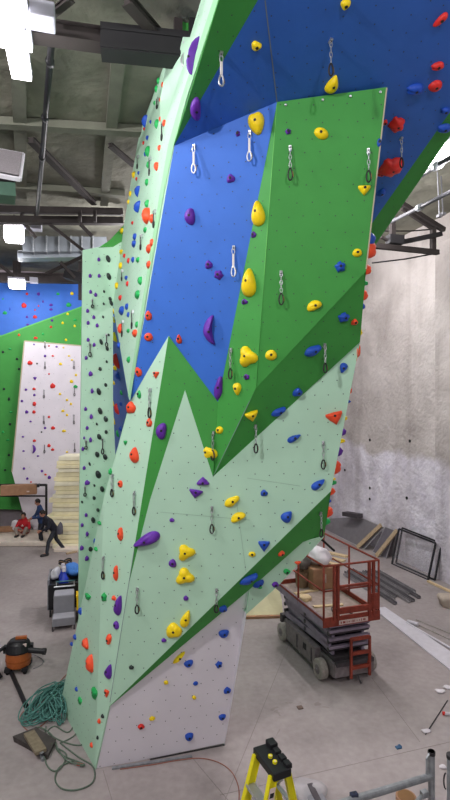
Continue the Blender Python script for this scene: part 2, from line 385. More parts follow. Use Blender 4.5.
# framed vent panel
vr = empty('vent_panel', P(8, 165, 9.7), 'grey ceiling panel in a white frame at the left edge', 'vent')
q = [P(-14, 148.5, 9.75), P(23.6, 155, 9.95), P(20.2, 179.5, 9.5), P(-17, 172.5, 9.3)]
n = (q[1]-q[0]).cross(q[3]-q[0]).normalized(); n = n if n.z < 0 else -n
ctr = sum(q, Vector())/4
mb = MB(); mb.face([ctr+(p-ctr)*.93+n*.01 for p in q], VENTG); mb.face([ctr+(p-ctr)*.93-n*.06 for p in q][::-1], VENTG); mb.build('grille', vr)
mb = MB()
for i in range(4): mb.bar(q[i], q[(i+1) % 4], .05, .07, PLASTIC, up=n)
mb.build('frame', vr)
mb = MB(); mb.bar(P(-12, 190, 10.2), P(15, 193, 10.4), .5, .3, mat('green_reflection', (96, 128, 112), .7)); mb.bar(P(-12, 184, 10.2), P(15, 186, 10.4), .54, .05, BEAMBLK)  # greenish reflection below the vent panel, built as a solid box
one(mb, 'reflection_box', 'pale green box standing in for a reflection beneath the framed ceiling panel', 'box')
# right-hand roof steel
rt = empty('wall_truss', P(405, 230, 14), 'dark triangular roof truss end against the concrete wall', 'truss')
mb = MB(); mb.bar(P(402, 204, 14), P(444, 230, 14.6), .12, .12, BEAM); mb.build('top_chord', rt)
mb = MB(); mb.bar(P(402, 209, 14), P(434, 230, 14.5), .07, .07, BEAM); mb.bar(P(398, 243, 14), P(441, 234, 14.5), .12, .12, BEAMBLK); mb.build('diagonal', rt)
mb = MB(); mb.bar(P(362, 244.5, 13.4), P(438, 252.5, 14.5), .12, .13, BEAM); mb.build('bottom_chord', rt)
for px, y0, y1, dd_ in ((392.5, 221, 241, 13.9), (433, 228, 252, 14.5)): mb = MB(); mb.bar(P(px, y0, dd_), P(px, y1, dd_), .13, .12, BEAM, up=VY); mb.build('post', rt)
mb = MB(); mb.bar(P(381, 237, 13.8), P(398, 246, 14), .06, .06, BEAM); mb.build('brace', rt)
mb = MB(); mb.rbox(P(395, 240, 13.9), UX*.22, VY*.12, UP*.12, BEAMBLK); mb.build('gusset', rt)
for (a, da, c, dc, r, lb) in (((391, 222), 12.9, (458, 188), 9.8, .055, 'silver conduit sloping up to the right edge above the truss'), ((420, 176), 10.2, (456, 154), 9.2, .06, 'silver conduit along the side of the tube lamp')):
    mb = MB(); mb.tube([P(*a, da), P(*c, dc)], r*.8, mat('dull_conduit', (66, 66, 70), .6, .2)); q = (P(*a, da)+P(*c, dc))/2; dd = (P(*c, dc)-P(*a, da)).normalized()
    mb.tube([q-dd*.08, q+dd*.08], r*1.4, GALV); one(mb, 'silver_conduit', lb, 'pipe', smooth=True)
for (px, y0, y1, lb) in ((438.5, 172, 216, 'thin white hanger rod under the tube lamp, left one'), (442, 176, 214, 'thin white hanger rod under the tube lamp, right one')):
    mb = MB(); mb.tube([P(px-1, y0, 12.2), P(px+1, y1, 12.2)], .018, GREYP); mb.rbox(P(px+1, y1, 12.2), UX*.05, VY*.05, UP*.03, GREYP); one(mb, 'hanger_rod', lb, 'rod')
for (a, c, lb) in (((384, 231), (436, 229), 'thin dark cable inside the right roof truss'), ((372, 263), (438, 253), 'thin dark cable sagging under the right roof truss')):
    mb = MB(); mb.tube([P(*a, 14.2), (P(*a, 14.2)+P(*c, 14.6))/2-UP*.03, P(*c, 14.6)], .02, DKSTEEL); one(mb, 'roof_cable', lb, 'cable')
mb = MB(); mb.bar(P(398, 176, 13.4), P(462, 118, 10.2), .5, .25, FOAMB); one(mb, 'ceiling_rib', 'foam covered ceiling rib beside the tube lamp', 'beam', 'foam covered ceiling ribs')
from mathutils.geometry import tessellate_polygon

# ------------------------------------------------------------------ climbing tower: facets as planes  a*X + b*(Z-H) + c*Y = 1
PL = dict(W0=(-.03713, .03268, .14022), L=(.11136, -.01066, .14713), L1=(.34416, -.01784, .19994), M=(.00355, .00659, .13329),
          Bl=(.03841, .02438, .1343), Gs=(.08404, .01433, .1353), Gd=(-.06, .08076, .14219), Gf=(.00622, .02084, .13952),
          Up=(-.0222, .16462, .05986), G2=(-.09052, .10189, .16862), LM=(-.0341, .04161, .1437), K=(.74641, -.09718, .26317))
def plane_from(p, q, r):
    n = (q-p).cross(r-p)
    off = n.dot(p-Vector((0, 0, H))); return (n.x/off, n.z/off, n.y/off)
def ray(pl, px, py):
    a, b, c = PL[pl]; wv = a*(px-225)/F-b*(py-400)/F+c
    return P(px, py, 1/wv)
def nrm(pl):
    a, b, c = PL[pl]; n = -Vector((a, c, b)).normalized()
    return n
def frame(pl, pt):
    n = nrm(pl)
    if n.dot(Vector((0, 0, H))-pt) < 0: n = -n
    v = (UP-n*UP.dot(n)).normalized(); u = v.cross(n).normalized()   # u = right as seen, v = up the face, n = out of the face
    return u, v, n
VX = dict(R0=(95, 770, 7.90), WR=(224.5, 743, 8.42), R1=(109, 707, 7.77), W1=(249, 590, 7.88), W2=(246.5, 614, 7.99), A=(168.5, 336, 7.49), X1=(130, 401, 7.87),
          Lm=(104, 497, 8.12), BL=(60, 706, 9.516), T=(218, 402, 7.48), V=(213, 477, 7.59), E=(360, 342, 7.39), GR=(331, 491, 7.54), C0=(174, 146, 7.02),
          P1=(277, 102, 6.58), F=(256, 388, 7.12), S=(366, 271, 6.84), Q=(387, 87, 6.49), GB=(324, 537, 8.03), LM1=(303, 542, 7.86), LB=(278, 586, 7.97))
FIX = {k: P(*v) for k, v in VX.items()}
FIX['R0'].z = FIX['WR'].z = FIX['BL'].z = .0
_d = (FIX['WR']-FIX['R0']); _d.z = 0; _n = Vector((_d.y, -_d.x, 0)).normalized()*math.cos(.15)-UP*math.sin(.15)      # the base leans out a little
_k = _n.dot(FIX['R0']-Vector((0, 0, H))); PL['W0'] = (_n.x/_k, _n.z/_k, _n.y/_k)
PL['N'] = None
N0 = P(113, 305, 11.81)
def planeN(pt, n): 
    k = n.dot(pt-Vector((0, 0, H))); return (n.x/k, n.z/k, n.y/k)
PL['N'] = planeN(N0, Vector((.52, -.854, 0)))
PL['L1'] = plane_from(FIX['R0'], FIX['Lm'], FIX['BL'])
PL['B'] = planeN(N0, Vector((-.93, -.30, -.22)).normalized())
# name, plane, phrase for labels, material, outline (vertex names or pixels on that plane)
FAC = [
 ('white_base_panel', 'W0', 'white base panel', WHITE, ['R0', 'WR', 'W2', 'W1', 'R1']),
 ('mint_side_panel', 'L', 'mint left face', MINT, ['R0', 'R1', 'A', 'X1', 'Lm']),
 ('mint_side_panel', 'L1', 'mint left face', MINT, ['R0', 'Lm', 'BL']),
 ('mint_front_panel', 'M', 'big mint front', MINT, ['R1', 'GR', 'E', 'V', (185, 390), (150, 500), (128, 587)]),
 ('green_stripe_panel', 'M', 'green stripe', GREEN, [(128, 587), (150, 500), (185, 390), 'V', 'T', 'A']),
 ('blue_front_panel', 'Bl', 'light blue face', BLUE, ['A', 'T', 'P1', 'C0', 'X1']),
 ('green_pillar_side_panel', 'Gs', 'green pillar side', GREEN, ['T', 'V', 'F', 'P1']),
 ('green_pillar_under_panel', 'Gd', 'green pillar underside', GREEN, ['V', 'E', 'S', 'F']),
 ('green_pillar_front_panel', 'Gf', 'green pillar front', GREEN, ['F', 'S', 'Q', 'P1']),
 ('green_overhang_panel', 'Up', 'green overhang corner', GREEN, ['C0', (219, 0), (238, -60), (294, -60), (258, 0)]),
 ('blue_overhang_panel', 'Up', 'dark blue overhang', BLUE, ['C0', (258, 0), (294, -60), (520, -60), (520, 7), (450, 112), (370, 226), (345, 170), 'P1']),
 ('green_overhang_edge_panel', 'Up', 'green overhang edge', GREEN, [(520, 7), (520, 30), (450, 136), (380, 238), (366, 260), (370, 226), (450, 112)]),
 ('green_undercut_panel', 'G2', 'green undercut strip', GREEN, ['R1', 'W1', 'LM1', 'GB', 'GR']),
 ('mint_undercut_panel', 'LM', 'mint undercut', MINT, ['W1', 'W2', 'LB', 'GB', 'LM1']),
 ('mint_long_side_panel', 'K', 'long mint side wall', MINT, [(129, 399), 'X1', 'C0', (187, 99), (219, 0), (238, -60), (216, -60), (201, 0), (190, 37), (184, 62), (172, 100), (161, 135), (160.5, 101), (166, 62), (174, 22), (176, 0), (182, -40), (176, -40), (171, 2), (166, 26), (157, 62), (149, 93), (143, 114), (135, 158), (128, 200), (124, 224), (122, 240), (113, 305), (126, 383)]),
]
tower = empty('climbing_tower', Vector((FIX['R0'].x+1, FIX['R0'].y+.6, 0)), 'large faceted mint, green and blue climbing tower on a white base', 'climbing wall')
def resolve(pl, vs):
    out = []
    for v in vs: p = VX[v][:2] if isinstance(v, str) else v; out.append((p, ray(pl, *p)))
    return out
def inside(p, poly):
    x, y = p; r = False; n = len(poly)
    for i in range(n):
        x1, y1 = poly[i]; x2, y2 = poly[i-1]
        if (y1 > y) != (y2 > y) and x < (x2-x1)*(y-y1)/(y2-y1)+x1: r = not r
    return r
def edge_dist(p, poly):
    b = 1e9; p = Vector(p)
    for i in range(len(poly)):
        a, c = Vector(poly[i]), Vector(poly[i-1]); t = max(0, min(1, (p-a).dot(c-a)/max(1e-9, (c-a).length_squared))); b = min(b, (a+(c-a)*t-p).length)
    return b
POLY = []
def tri_polygon(mb, pts3, m, n, thick):
    # front face from an ear-cut of the outline, the back pushed in, and the rim between
    flat = [Vector((225+p.x/p.y*F, 400-(p.z-H)/p.y*F, 0)) for p in pts3]
    tris = [list(t) for t in tessellate_polygon([flat])]
    k = len(pts3); bk = [p-n*thick for p in pts3]
    mb.add(list(pts3)+bk, tris+[[i+k for i in t][::-1] for t in tris]+[(i, (i+1) % k, k+(i+1) % k, k+i) for i in range(k)], m)
def facet(name, pl, phrase, m, vs, parent, spacing=.215, thick=.03):
    r = resolve(pl, vs); poly = [a for a, _ in r]; pts = [b for _, b in r]
    u, v, n = frame(pl, sum(pts, Vector())/len(pts))
    mb = MB(); tri_polygon(mb, pts, m, n, thick)
    # threaded-insert dots on the panel's face
    d = mb; c = sum(pts, Vector())/len(pts)
    us = [(p-c).dot(u) for p in pts]; vs_ = [(p-c).dot(v) for p in pts]
    i0, i1 = int(min(us)/spacing)-1, int(max(us)/spacing)+2; j0, j1 = int(min(vs_)/spacing)-1, int(max(vs_)/spacing)+2
    rnd = random.Random(len(name)+len(POLY))
    for i in range(i0, i1):
        for j in range(j0, j1):
            q = c+u*(i+.5*(j % 2)+rnd.uniform(-.12, .12))*spacing+v*(j+rnd.uniform(-.12, .12))*spacing*.9
            # re-project on the true plane through the pixel
            if q.y < .5: continue
            px, py = 225+q.x/q.y*F, 400-(q.z-H)/q.y*F
            if inside((px, py), poly) and edge_dist((px, py), poly) > 2.2 and -5 < px < 455 and -5 < py < 800:
                q2 = ray(pl, px, py)+n*.004
                d.face([q2+(u*math.cos(a)+v*math.sin(a))*.0085 for a in [math.pi/3*k_ for k_ in range(6)]], INS)
    o = mb.build(name, parent)
    POLY.append((name, pl, phrase, poly))
    return o
for fc in FAC: facet(*fc, tower)
# recessed dark mint sliver near the top of the long side wall
mb = MB(); a = ray('K', 161, 135); q = [a, ray('K', 172, 100), ray('K', 184, 62), ray('K', 190, 37)-nrm('K')*0, P(178, 37, 7.4), P(167, 62, 7.6), P(160, 100, 7.9)]
tri_polygon(mb, q, MINT, Vector((-.8, -.5, 0)), .02); mb.build('mint_recess_panel', tower)
mb = MB(); mb.box(P(185, 8, 7.9), UX*.05, VY*.05, UP*.75, GREEN); mb.build('green_end_panel', tower)
mb = MB(); mb.box(P(178, 5, 7.8), UX*.06, VY*.05, UP*.8, BEAM); mb.box(P(195, 10, 7.8), UX*.09, VY*.04, UP*.8, BEAMBLK); mb.build('inner_post_and_gap', tower)  # second box is black, painting in the dark open gap beside the post
# blue recess under the long side wall, mint rear return
facet('blue_recess_panel', 'B', 'blue recess', mat('blue_paint', (48, 104, 202)), [(113, 304), (126, 382), (129.5, 399), (133, 402), (120, 446), (114, 458), (113, 402)], tower)
a = ray('N', 116, 470); b_ = ray('N', 116, 646); b_.z = 0
mb = MB(); mb.face([b_, Vector((a.x, a.y, 4.1)), Vector((-1.3, 8.7, 5.4)), Vector((-1.3, 8.7, 0))], MINT); mb.build('inner_return_panel', tower)
# sides away from the viewer: real thickness behind the silhouette
def back(p, k=1.9): return p+VY*k
mb = MB()
for ch, m in ((('Q', 'S'), GREEN), (('S', 'E'), GREEN), (('E', 'GR'), MINT), (('GR', 'GB'), GREEN), (('WR', 'W2'), WHITE)):
    a, b_ = FIX[ch[0]], FIX[ch[1]]; k = 1.9 if ch[0] != 'WR' else 1.2
    mb.face([a, b_, back(b_, k), back(a, k)], m)
mb.build('far_side_panel', tower)
mb = MB()
for ch in (('W2', 'LB'), ('LB', 'GB')):
    a, b_ = FIX[ch[0]], FIX[ch[1]]; mb.face([a, b_, back(b_, 1.2), back(a, 1.2)], MINT)
mb.build('soffit_panel', tower)
mb = MB()
for a, b_ in ((FIX['BL'], FIX['Lm']), (FIX['Lm'], FIX['X1'])):
    mb.face([a, b_, b_+VY*1.2+UX*.5, a+VY*1.2+UX*.5], MINT)
mb.build('rear_return_panel', tower)
# plywood edges and seams
mb = MB()
def strip(a, b_, w_, m, n, off=.006): 
    d = (b_-a).normalized(); s_ = d.cross(n).normalized()*w_/2; mb.face([a+s_+n*off, b_+s_+n*off, b_-s_+n*off, a-s_+n*off], m)
n = frame('Gf', FIX['Q'])[2]; strip(ray('Gf', 386.6, 88), ray('Gf', 366, 269), .018, PLY, n); mb.build('plywood_edge', tower)
EDGEM = mat('mint_edge_shade', (150, 206, 160), .62, noise=.03, scale=2)  # darker tone of the angled edge facet, put into a flat strip's colour
mb = MB(); nk = frame('K', FIX['C0'])[2]; es_ = [((214, 0), (219, 0)), ((181.5, 99), (187, 99)), ((168.5, 146), (174, 146)), ((159.5, 198), (163.4, 198)), ((143.5, 297), (146.8, 297)), ((128.5, 396), (131, 399))]
for (a, b_), (a2, b2_) in zip(es_, es_[1:]): mb.face([ray('K', *a)+nk*.008, ray('K', *b_)+nk*.008, ray('K', *b2_)+nk*.008, ray('K', *a2)+nk*.008], EDGEM)
mb.build('edge_shade_strip', tower)
mb = MB(); n = frame('Up', FIX['P1'])[2]; strip(ray('Up', 265, 0), FIX['P1'], .012, SEAM, n)
n = frame('M', FIX['V'])[2]
for a, c in (((236, 497), (246, 572)), ((247, 478), (300, 486)), ((160, 512), (250, 520)), ((150, 420), (148, 425))): strip(ray('M', *a), ray('M', *c), .006, MSEAM, n, .003)
strip(ray('M', 110, 702), ray('M', 134, 551), .008, SEAM, n, .004)
n = frame('Gs', FIX['V'])[2]; strip(FIX['F'], FIX['P1'], .010, LIME, n, .004); strip(FIX['F'], FIX['V'], .008, SEAM, n, .004)
mb.build('seam', tower)
mb = MB(); u, v, n = frame('Gf', FIX['Q'])
for t in (.08, .42, .67, .94):
    q = FIX['P1'].lerp(FIX['Q'], t)-v*.05+n*.006; mb.lathe(q, n, [(.018, 0), (.016, .008), (.006, .012)], STEEL, 8)
mb.build('screw_head', tower)

# ------------------------------------------------------------------ rear mint wall
rear = empty('rear_climbing_wall', P(96, 651, 11.7), 'tall narrow rear mint climbing wall with purple and dark holds', 'climbing wall')
facet('mint_panel', 'N', 'rear mint wall', MINT, [(83, 250), (99, 247), (113, 247), (124, 240), (113, 305), (113, 402), (116, 470), (116, 640), (79, 648), (79, 560)], rear, .26, .05)
mb = MB(); a, b_ = ray('N', 83, 250), ray('N', 79, 648); bd = Vector((-.2, .98, 0)); mb.face([a, b_, b_+bd, a+bd], MINT); c_ = ray('N', 113, 247); mb.face([a, c_, c_+bd, a+bd], MINT); mb.build('rear_side_panel', rear)
facet('green_top_panel', 'N', 'green top corner', GREEN, [(98, 248), (110, 240), (124, 225), (123, 241), (113, 247)], rear, .4, .05)

# ------------------------------------------------------------------ far climbing wall
far = empty('far_climbing_wall', P(40, 530, 21.6), 'far blue, green and white climbing wall across the hall', 'climbing wall')
PL['F'] = planeN(P(40, 400, 22.9), -VY.copy()); PL['FG'] = planeN(P(40, 400, 22.6), (-VY+Vector((0, 0, -.02))).normalized()); PL['FW'] = planeN(P(40, 400, 22.2), -VY.copy())
facet('blue_panel', 'F', 'far blue wall', BLUE, [(-40, 280), (84, 282), (84, 310), (0, 344), (-40, 352)], far, .5, .2)
facet('green_panel', 'FG', 'far green wall', GREEN, [(84, 306), (84, 400), (84, 500), (30, 510), (-40, 508), (-40, 340), (0, 337)], far, .5, .3)
facet('white_panel', 'FW', 'far white wall', WHITE, [(24.5, 341), (84, 346), (84, 541), (40, 540), (22, 510), (12, 472)], far, .4, .3)
mb = MB(); n = -VY; strip(ray('FG', 0, 336.5), ray('FG', 84, 306), .05, LIME, n, .01); strip(ray('FW', 24.5, 341), ray('FW', 84, 346), .05, PLY, n, .01); strip(ray('FW', 24.5, 341), ray('FW', 12, 472), .05, PLY, n, .01)
mb.face([ray('F', -20, 328)+n*.02, ray('F', 5, 337)+n*.02, ray('FG', 0, 340)+n*.02, ray('F', -20, 342)+n*.02], LIME); mb.build('edge_trim', far)
FARW = [ray('F', 30, 400)]

# ------------------------------------------------------------------ holds
def outline(kind, t):
    c, s = math.cos(t), math.sin(t)       # t = 0 at the top
    if kind == 'rounded': r = 1+.10*math.cos(3*t+.6)+.05*math.cos(5*t); return (r*s, r*c)
    if kind == 'oval': return (s*(1+.05*math.cos(3*t)), c)
    if kind == 'teardrop': return (s*(1-.33*(c+1)), c)
    if kind == 'inverted teardrop': return (s*(1-.33*(1-c)), c)
    if kind == 'triangular':
        k = t-2*math.pi/3*round(t/(2*math.pi/3)); r = .62/math.cos(k)*(1-.10*abs(k)); return (r*s*1.35, r*c*1.1-.1)
    if kind == 'lobed': r = .86+.2*math.cos(3*t); return (r*s*1.05, r*c*1.05)
    if kind == 'twin-lobed': r = .78+.26*math.cos(2*t+.3)+.05*math.cos(5*t); return (r*s*1.25, r*c)
    if kind == 'half-moon': return (s, (c*.55+.35) if c > 0 else c*1.0+.35*(1+c))
    if kind == 'bean': return (s*.9+.28*(c*c)-.14, c)
    if kind == 'curved': return (s*.62+.85*(1-c*c)-.45, c)
    if kind == 'slim': return (s*(.9+.12*math.cos(3*t)), c)
    if kind == 'jagged': r = .88+.13*math.cos(5*t+1)+.08*math.cos(9*t); return (r*s, r*c)
    if kind == 'heart': r = .95-.22*math.cos(t)**8*(1 if c > 0 else 0)+.05*math.cos(2*t); return (s*(1-.3*(1-c)/1.4), r*c)
    return (s, c)
def hold_mesh(mb, o, u, v, n, wu, hv, rot, kind, m, hgt, N=18, rng=random):
    RG = [(1, -.02), (1.0, .16), (.90, .5), (.68, .82), (.36, .98)]
    cr, sr = math.cos(rot), math.sin(rot); vs = []; ph = rng.uniform(0, 6)
    lean = .16
    for s_, h in RG:
        for j in range(N):
            t = 2*math.pi*j/N; x, y = outline(kind, t)
            bump_ = 1+.06*math.sin(3*t+ph)*(1 if h > .3 else 0)
            x *= s_*.5*wu; y = y*s_*.5*hv+lean*h*hv*.35*(1 if h > .3 else 0)
            X, Y = x*cr-y*sr, x*sr+y*cr
            vs.append(o+u*X+v*Y+n*h*hgt*bump_)
    k = len(RG); x, y = 0, lean*hv*.35; vs.append(o+u*(x*cr-y*sr)+v*(x*sr+y*cr)+n*hgt)
    fs = [(i*N+j, i*N+(j+1) % N, (i+1)*N+(j+1) % N, (i+1)*N+j) for i in range(k-1) for j in range(N)]
    fs += [((k-1)*N+j, (k-1)*N+(j+1) % N, len(vs)-1) for j in range(N)]+[tuple(range(N))[::-1]]
    mb.add(vs, fs, m)
HOLDS = []
def find(px, py):
    for nm, pl, ph, poly in POLY:
        if inside((px, py), poly): return pl, ph
    best = min(POLY, key=lambda q: edge_dist((px, py), q[3])); return best[1], best[2]
CODE = dict(y='yellow', p='purple', r='red', o='orange-red', b='blue', g='green', d='dark', w='white')
KN = dict(R='rounded', O='oval', T='teardrop', I='inverted teardrop', A='triangular', L='lobed', W='twin-lobed', H='half-moon', B='bean', C='curved', S='slim', J='jagged', Z='heart')
def H_(s, want=None):
    # 'colour kind px py w h [rot]' ; sizes in pixels as seen
    for it in s.split(';'):
        t = it.split()
        if not t: continue
        c, k, x, y, w_, h_ = CODE[t[0]], KN[t[1]], *map(float, t[2:6]); rot = math.radians(float(t[6])) if len(t) > 6 else 0
        pl, ph = find(x, y) if want is None else want
        HOLDS.append((c, k, x, y, w_, h_, rot, pl, ph))
# light blue face and the overhang
H_('p B 191 217 11 16;p R 209 265 7 8;p J 219 275 9 10 30;p C 211 330 13 28 180;p R 231 179 8 8;p S 219.5 388 9 23 -12')
H_('o R 149 316 6 9;o O 149 337 8 8;o T 179.5 339 7 9;o R 139 372 6 9 15', ('Bl', 'light blue face'))
H_('y Z 257 124 19 23 10', ('Bl', 'light blue face'))
H_('p J 238 134 5 6')
H_('y Z 256 45 12 10 -10;y I 345 4 12 11 15;y T 332 83 15 19 8;r B 441 18 14 9 70;r W 437.5 65 13 9 30;r O 435 85 11 13;b W 415 88 18 12 20;r J 396 123 16 16 -40;r J 390 165 20 24 -25;r R 381 173 6 7;b R 381 192 7 9;b O 379 143 4 8;b W 445 110 11 7 10;r R 384.5 122 5 6;b W 444 127 14 10 20')
# green pillar
H_('p J 288 132 6 6;y O 321 134 10 15 65;y A 364 189 11 10;b J 340 267 11 11;y O 357 253 9 8;y B 314 306 10 15 -66;b J 343 317 11 10;b S 312 350 9 17 -60;o R 354 322 6 6;b R 297 392 9 8;y O 271 355 11 10;y A 251 414 11 11 20;b S 278 411 7 14 -58;y O 220 430 7 7 30')
H_('y T 259.5 214 17 24;y T 250.5 283 18 27 -6;p R 254 235 5 6;p R 245 302 6 5;y L 249 357 17 20 20;p J 247 377 6 6;y I 238 389 10 12;y L 210 452 14 19 25', ('Gs', 'green pillar side'))
# big mint front
H_('o A 334 416 15 13 15;b T 343 368 10 10 160;b T 294 438 8 14 -62;b T 318 484 10 15 -52;b R 264 493 7 6;b T 287 516 14 12 -40;b A 264 544 10 11;y S 232 501 9 16 -58;y B 238 517 9 15 -62;y O 252 554 7 5;p A 203 482 11 8 180;p A 196 492 12 9 -10;p R 172 520 5 4;y L 186 552 17 15 30;p B 173 563 8 8 20;y L 185 576 18 16 10;p R 186 598 5 5;y T 186 618 12 17 -20;y R 174 630 15 14;p R 164 640 5 4;d R 131.5 667 5 4')
H_('p T 147 539 15 27 114;', ('M', 'big mint front')); H_('p B 162 431 11 16 -10')
H_('b S 248 578 8 15 -62;b O 258 583 6 9 -60;o R 281 553 6 5;b W 222.7 608 10 6 15;g R 309 542 5 4', ('G2', 'green undercut strip'))
H_('p W 275 584 8 5 20;g W 286.5 571 7 6 40;o A 297.5 562 6 4;g R 260 587 4 3', ('LM', 'mint undercut'))
H_('b H 223.5 633 10 8;b H 188.5 663 9 7 15;b J 218.7 664 7 7;b O 195.5 683 5 4;b R 227 690 7 6;b H 222 716.5 7 6;b H 189 736 8 8;y S 178.7 657 5 14 -45;y W 166 682 6 4;y W 194 697 5 4 20;y R 152 718 6 4;r W 141 726 8 5 20', ('W0', 'white base panel'))
# left face
H_('o R 132 408 8 11;o R 150 423 5 8;o T 136 455 10 15;o O 121 484 4 7;o S 121.5 534 5 13;o S 117 573 4 15;o R 114.5 598 4 5;g A 126 442 3 5;g A 89 596 5 6;g J 105 597 5 9;p T 120 605 8 20 -12;p O 117 625 5 8;o T 87 643 8 10;o T 110 639 6 10 180;o T 92 663 8 17;p T 110 671 8 15 -14;b B 81 611 3 7;b R 75.5 637 3 5;b O 72 644 2 4;g A 96 692 6 11;o A 107.5 692 4 8;g A 81 700 4 7;d R 103 716 3 4;o R 99.6 721 3 5;d R 98 737.5 2 4;o R 92 745 3 5;b R 77 689 3 4;o A 156.6 374 5 7;g T 140 394.5 4 8;b R 94.5 541 2.5 5;g R 96.5 549 3 4;g R 100 523 3 4;g J 111 472 3 7')
# long side wall seen edge-on
H_('y R 129 202 2 4;b T 139 207 6 11 180;g B 148 204 4 7;o T 148.6 216 8 15;o R 152.6 219 3 8;r R 133 223 2 3;g R 146 230 3 5;y R 122.5 231 3 5;b R 135.7 237 3 6;b R 135 244 4 6;o R 153 243 3 7;o R 150 249 4 8;y R 122 252 4 4;r R 125 256 2 4;r R 129 261 2 5;b R 133.7 260 3 5;g R 138.7 260 3 5;o R 150 265 4 7;y R 121.5 266 3 6;b R 127 278 3 4;r R 128 284 2 5;g T 141.4 281 4 8;y R 117.5 286 3 6;g R 138.7 295 4 8;r R 121 298 3 5;b R 127.7 307 3 6;b R 123 311 5 8;b R 129 315 2 5;o R 121 329 3 9;g R 129 331 3 4;o R 136 333.6 5 7;g R 137.5 325 2 6;b R 119.5 346 3 6;g R 129.5 360 3 6;y R 140 122 3 4;b A 146 121 6 10;r R 143 117 3 4;b R 151 122 2 3;g R 157.7 124 4 8;o R 161 119 3 4;o R 165 123 3 6;r R 144.7 129 2 3;b R 148 138 3 4;r R 144 143 2 3;o R 160 148 3 5;g T 149 151.5 5 10;b R 146 154 3 4;g R 149 165 3 6;o T 157.7 166.6 5 8;b R 139 173 2 3;y R 134.5 175 3 6;r R 137 179 2 3;g R 147.7 182.5 3 6;b A 138.6 191 5 9;y R 131 194 2 5;o R 169.5 10 3 13;g R 168 20 3 5;g T 161.7 66 4 9;o R 165 61.5 2 5;g R 159 81 3 6;o R 163 85 2 5;g R 157 89 3 6;o R 167 110 3 5;b R 150.5 92 3 5;b R 147 98 3 4;o R 161 100 2 4;g R 155 103 2 4', ('K', 'long mint side wall'))
H_('p C 195.5 57 9 32 160', ('K', 'long mint side wall'))
H_('p B 196 108 11 23 18', ('Up', 'green overhang corner'))
H_('y R 114 311 3 5;y R 114.6 320 2 6;y T 116 337 4 10;r S 118 361 4 15;y R 116 368 4 5;b O 119 376 4 9;y R 114.5 383 2.5 4;y R 113.5 403 3 7;y R 114.5 421 3 8;r S 118 409 3 11;b R 121.5 404 2 5;b R 121 429 2.5 5;g R 118.5 434 2 7;g R 122 393 2 5', ('B', 'blue recess'))
# rear mint wall: purple on the left, dark on the right
dk = '108 259 4 7;108.6 276.6 4 7;104 291.6 2 3;110 299 3 4;111 303 3 6;103.6 304 2 3;103 317 2 3;108.6 335 2 3;101 342 3 6;107 348.5 3 5;106.6 361.7 2 3;100 369 3 4;105.6 385 3 4;98.6 391.6 4 7;100 411 4 7;105.5 419 4 6;96.7 424 2 3;106 432 3 4;99 436.7 4 6;97 454.4 4 6;105 457 4 6;89.5 464 2 4;98 474.4 5 8;102 489 4 6;94.4 485.5 2 3;94 498 3 4;97.8 510 3 4;93 520 4 6;90.4 549 4 5;82 502 2 3'
pp = '98.6 259.7 3 4;90 276 3 4;99 276 3 4;90.4 292 3 4;95.6 295 3 4;87.4 311 3 4;93.6 317.4 3 4;88 323 3 4;97 325.6 3 4;88 340 3 4;94 345 3 4;86 358 3 4;90.4 374 4 5;92 391 3 5;85.5 409 3 4;91 416.7 3 5;87 428 3 4;90.4 440 3 5;82.7 449 3 4;84 438 2 3;84 468 3 4;87 482.7 5 5;86 515 3 4;82 525 3 4;87 534 3 5;81.6 548 4 5;86.7 558.4 4 5'
NW = ('N', 'rear mint wall')
H_(';'.join('d O '+q+' 20' for q in dk.split(';')), NW); H_(';'.join('p R '+q for q in pp.split(';')), NW)
# far wall
FB, FG_, FW_ = ('F', 'far blue wall'), ('FG', 'far green wall'), ('FW', 'far white wall')
H_('r R 24 305.6 6 6;g R 68.7 305 6 5;r R 35 317 5 4;p W 28 325 5 3;p B 38.6 294 4 4;p R 51 305 4 3;p R 51 309.5 4 3;r O 27 294 3 3;g R 58 294 4 3;y R 72 293.6 4 4;r O 38.6 306 2 2;r O 35 310 2 2;g R 5 313 5 4;p R 43 301.6 2 3;g W 16 331 5 2;p R 27 317 3 3;b R 10 309 2 4;g R 3 299 2 2', FB)
H_('y R 67.7 314 3 3;r R 35.6 338 5 3;r R 51 327 3 3;o R 19 335 3 3;y R 66 340 3 3;y R 74.7 326 3 3;y R 62.7 323 3 3;p R 52 320.5 3 3;d R 17 359 3 3;d R 19 369 3 3;g W 10 349 5 2;g R 43 334 3 3;d R 4 389 3 3;d R 9 399 3 4;g R 11 412 4 2;d R 10 424 3 3;g R 3 432 3 3;d R 9 455 3 3;d R 3 352 3 3;g R 75 320 4 3;d R 5 470 3 2;g R 8 440 4 2', FG_)
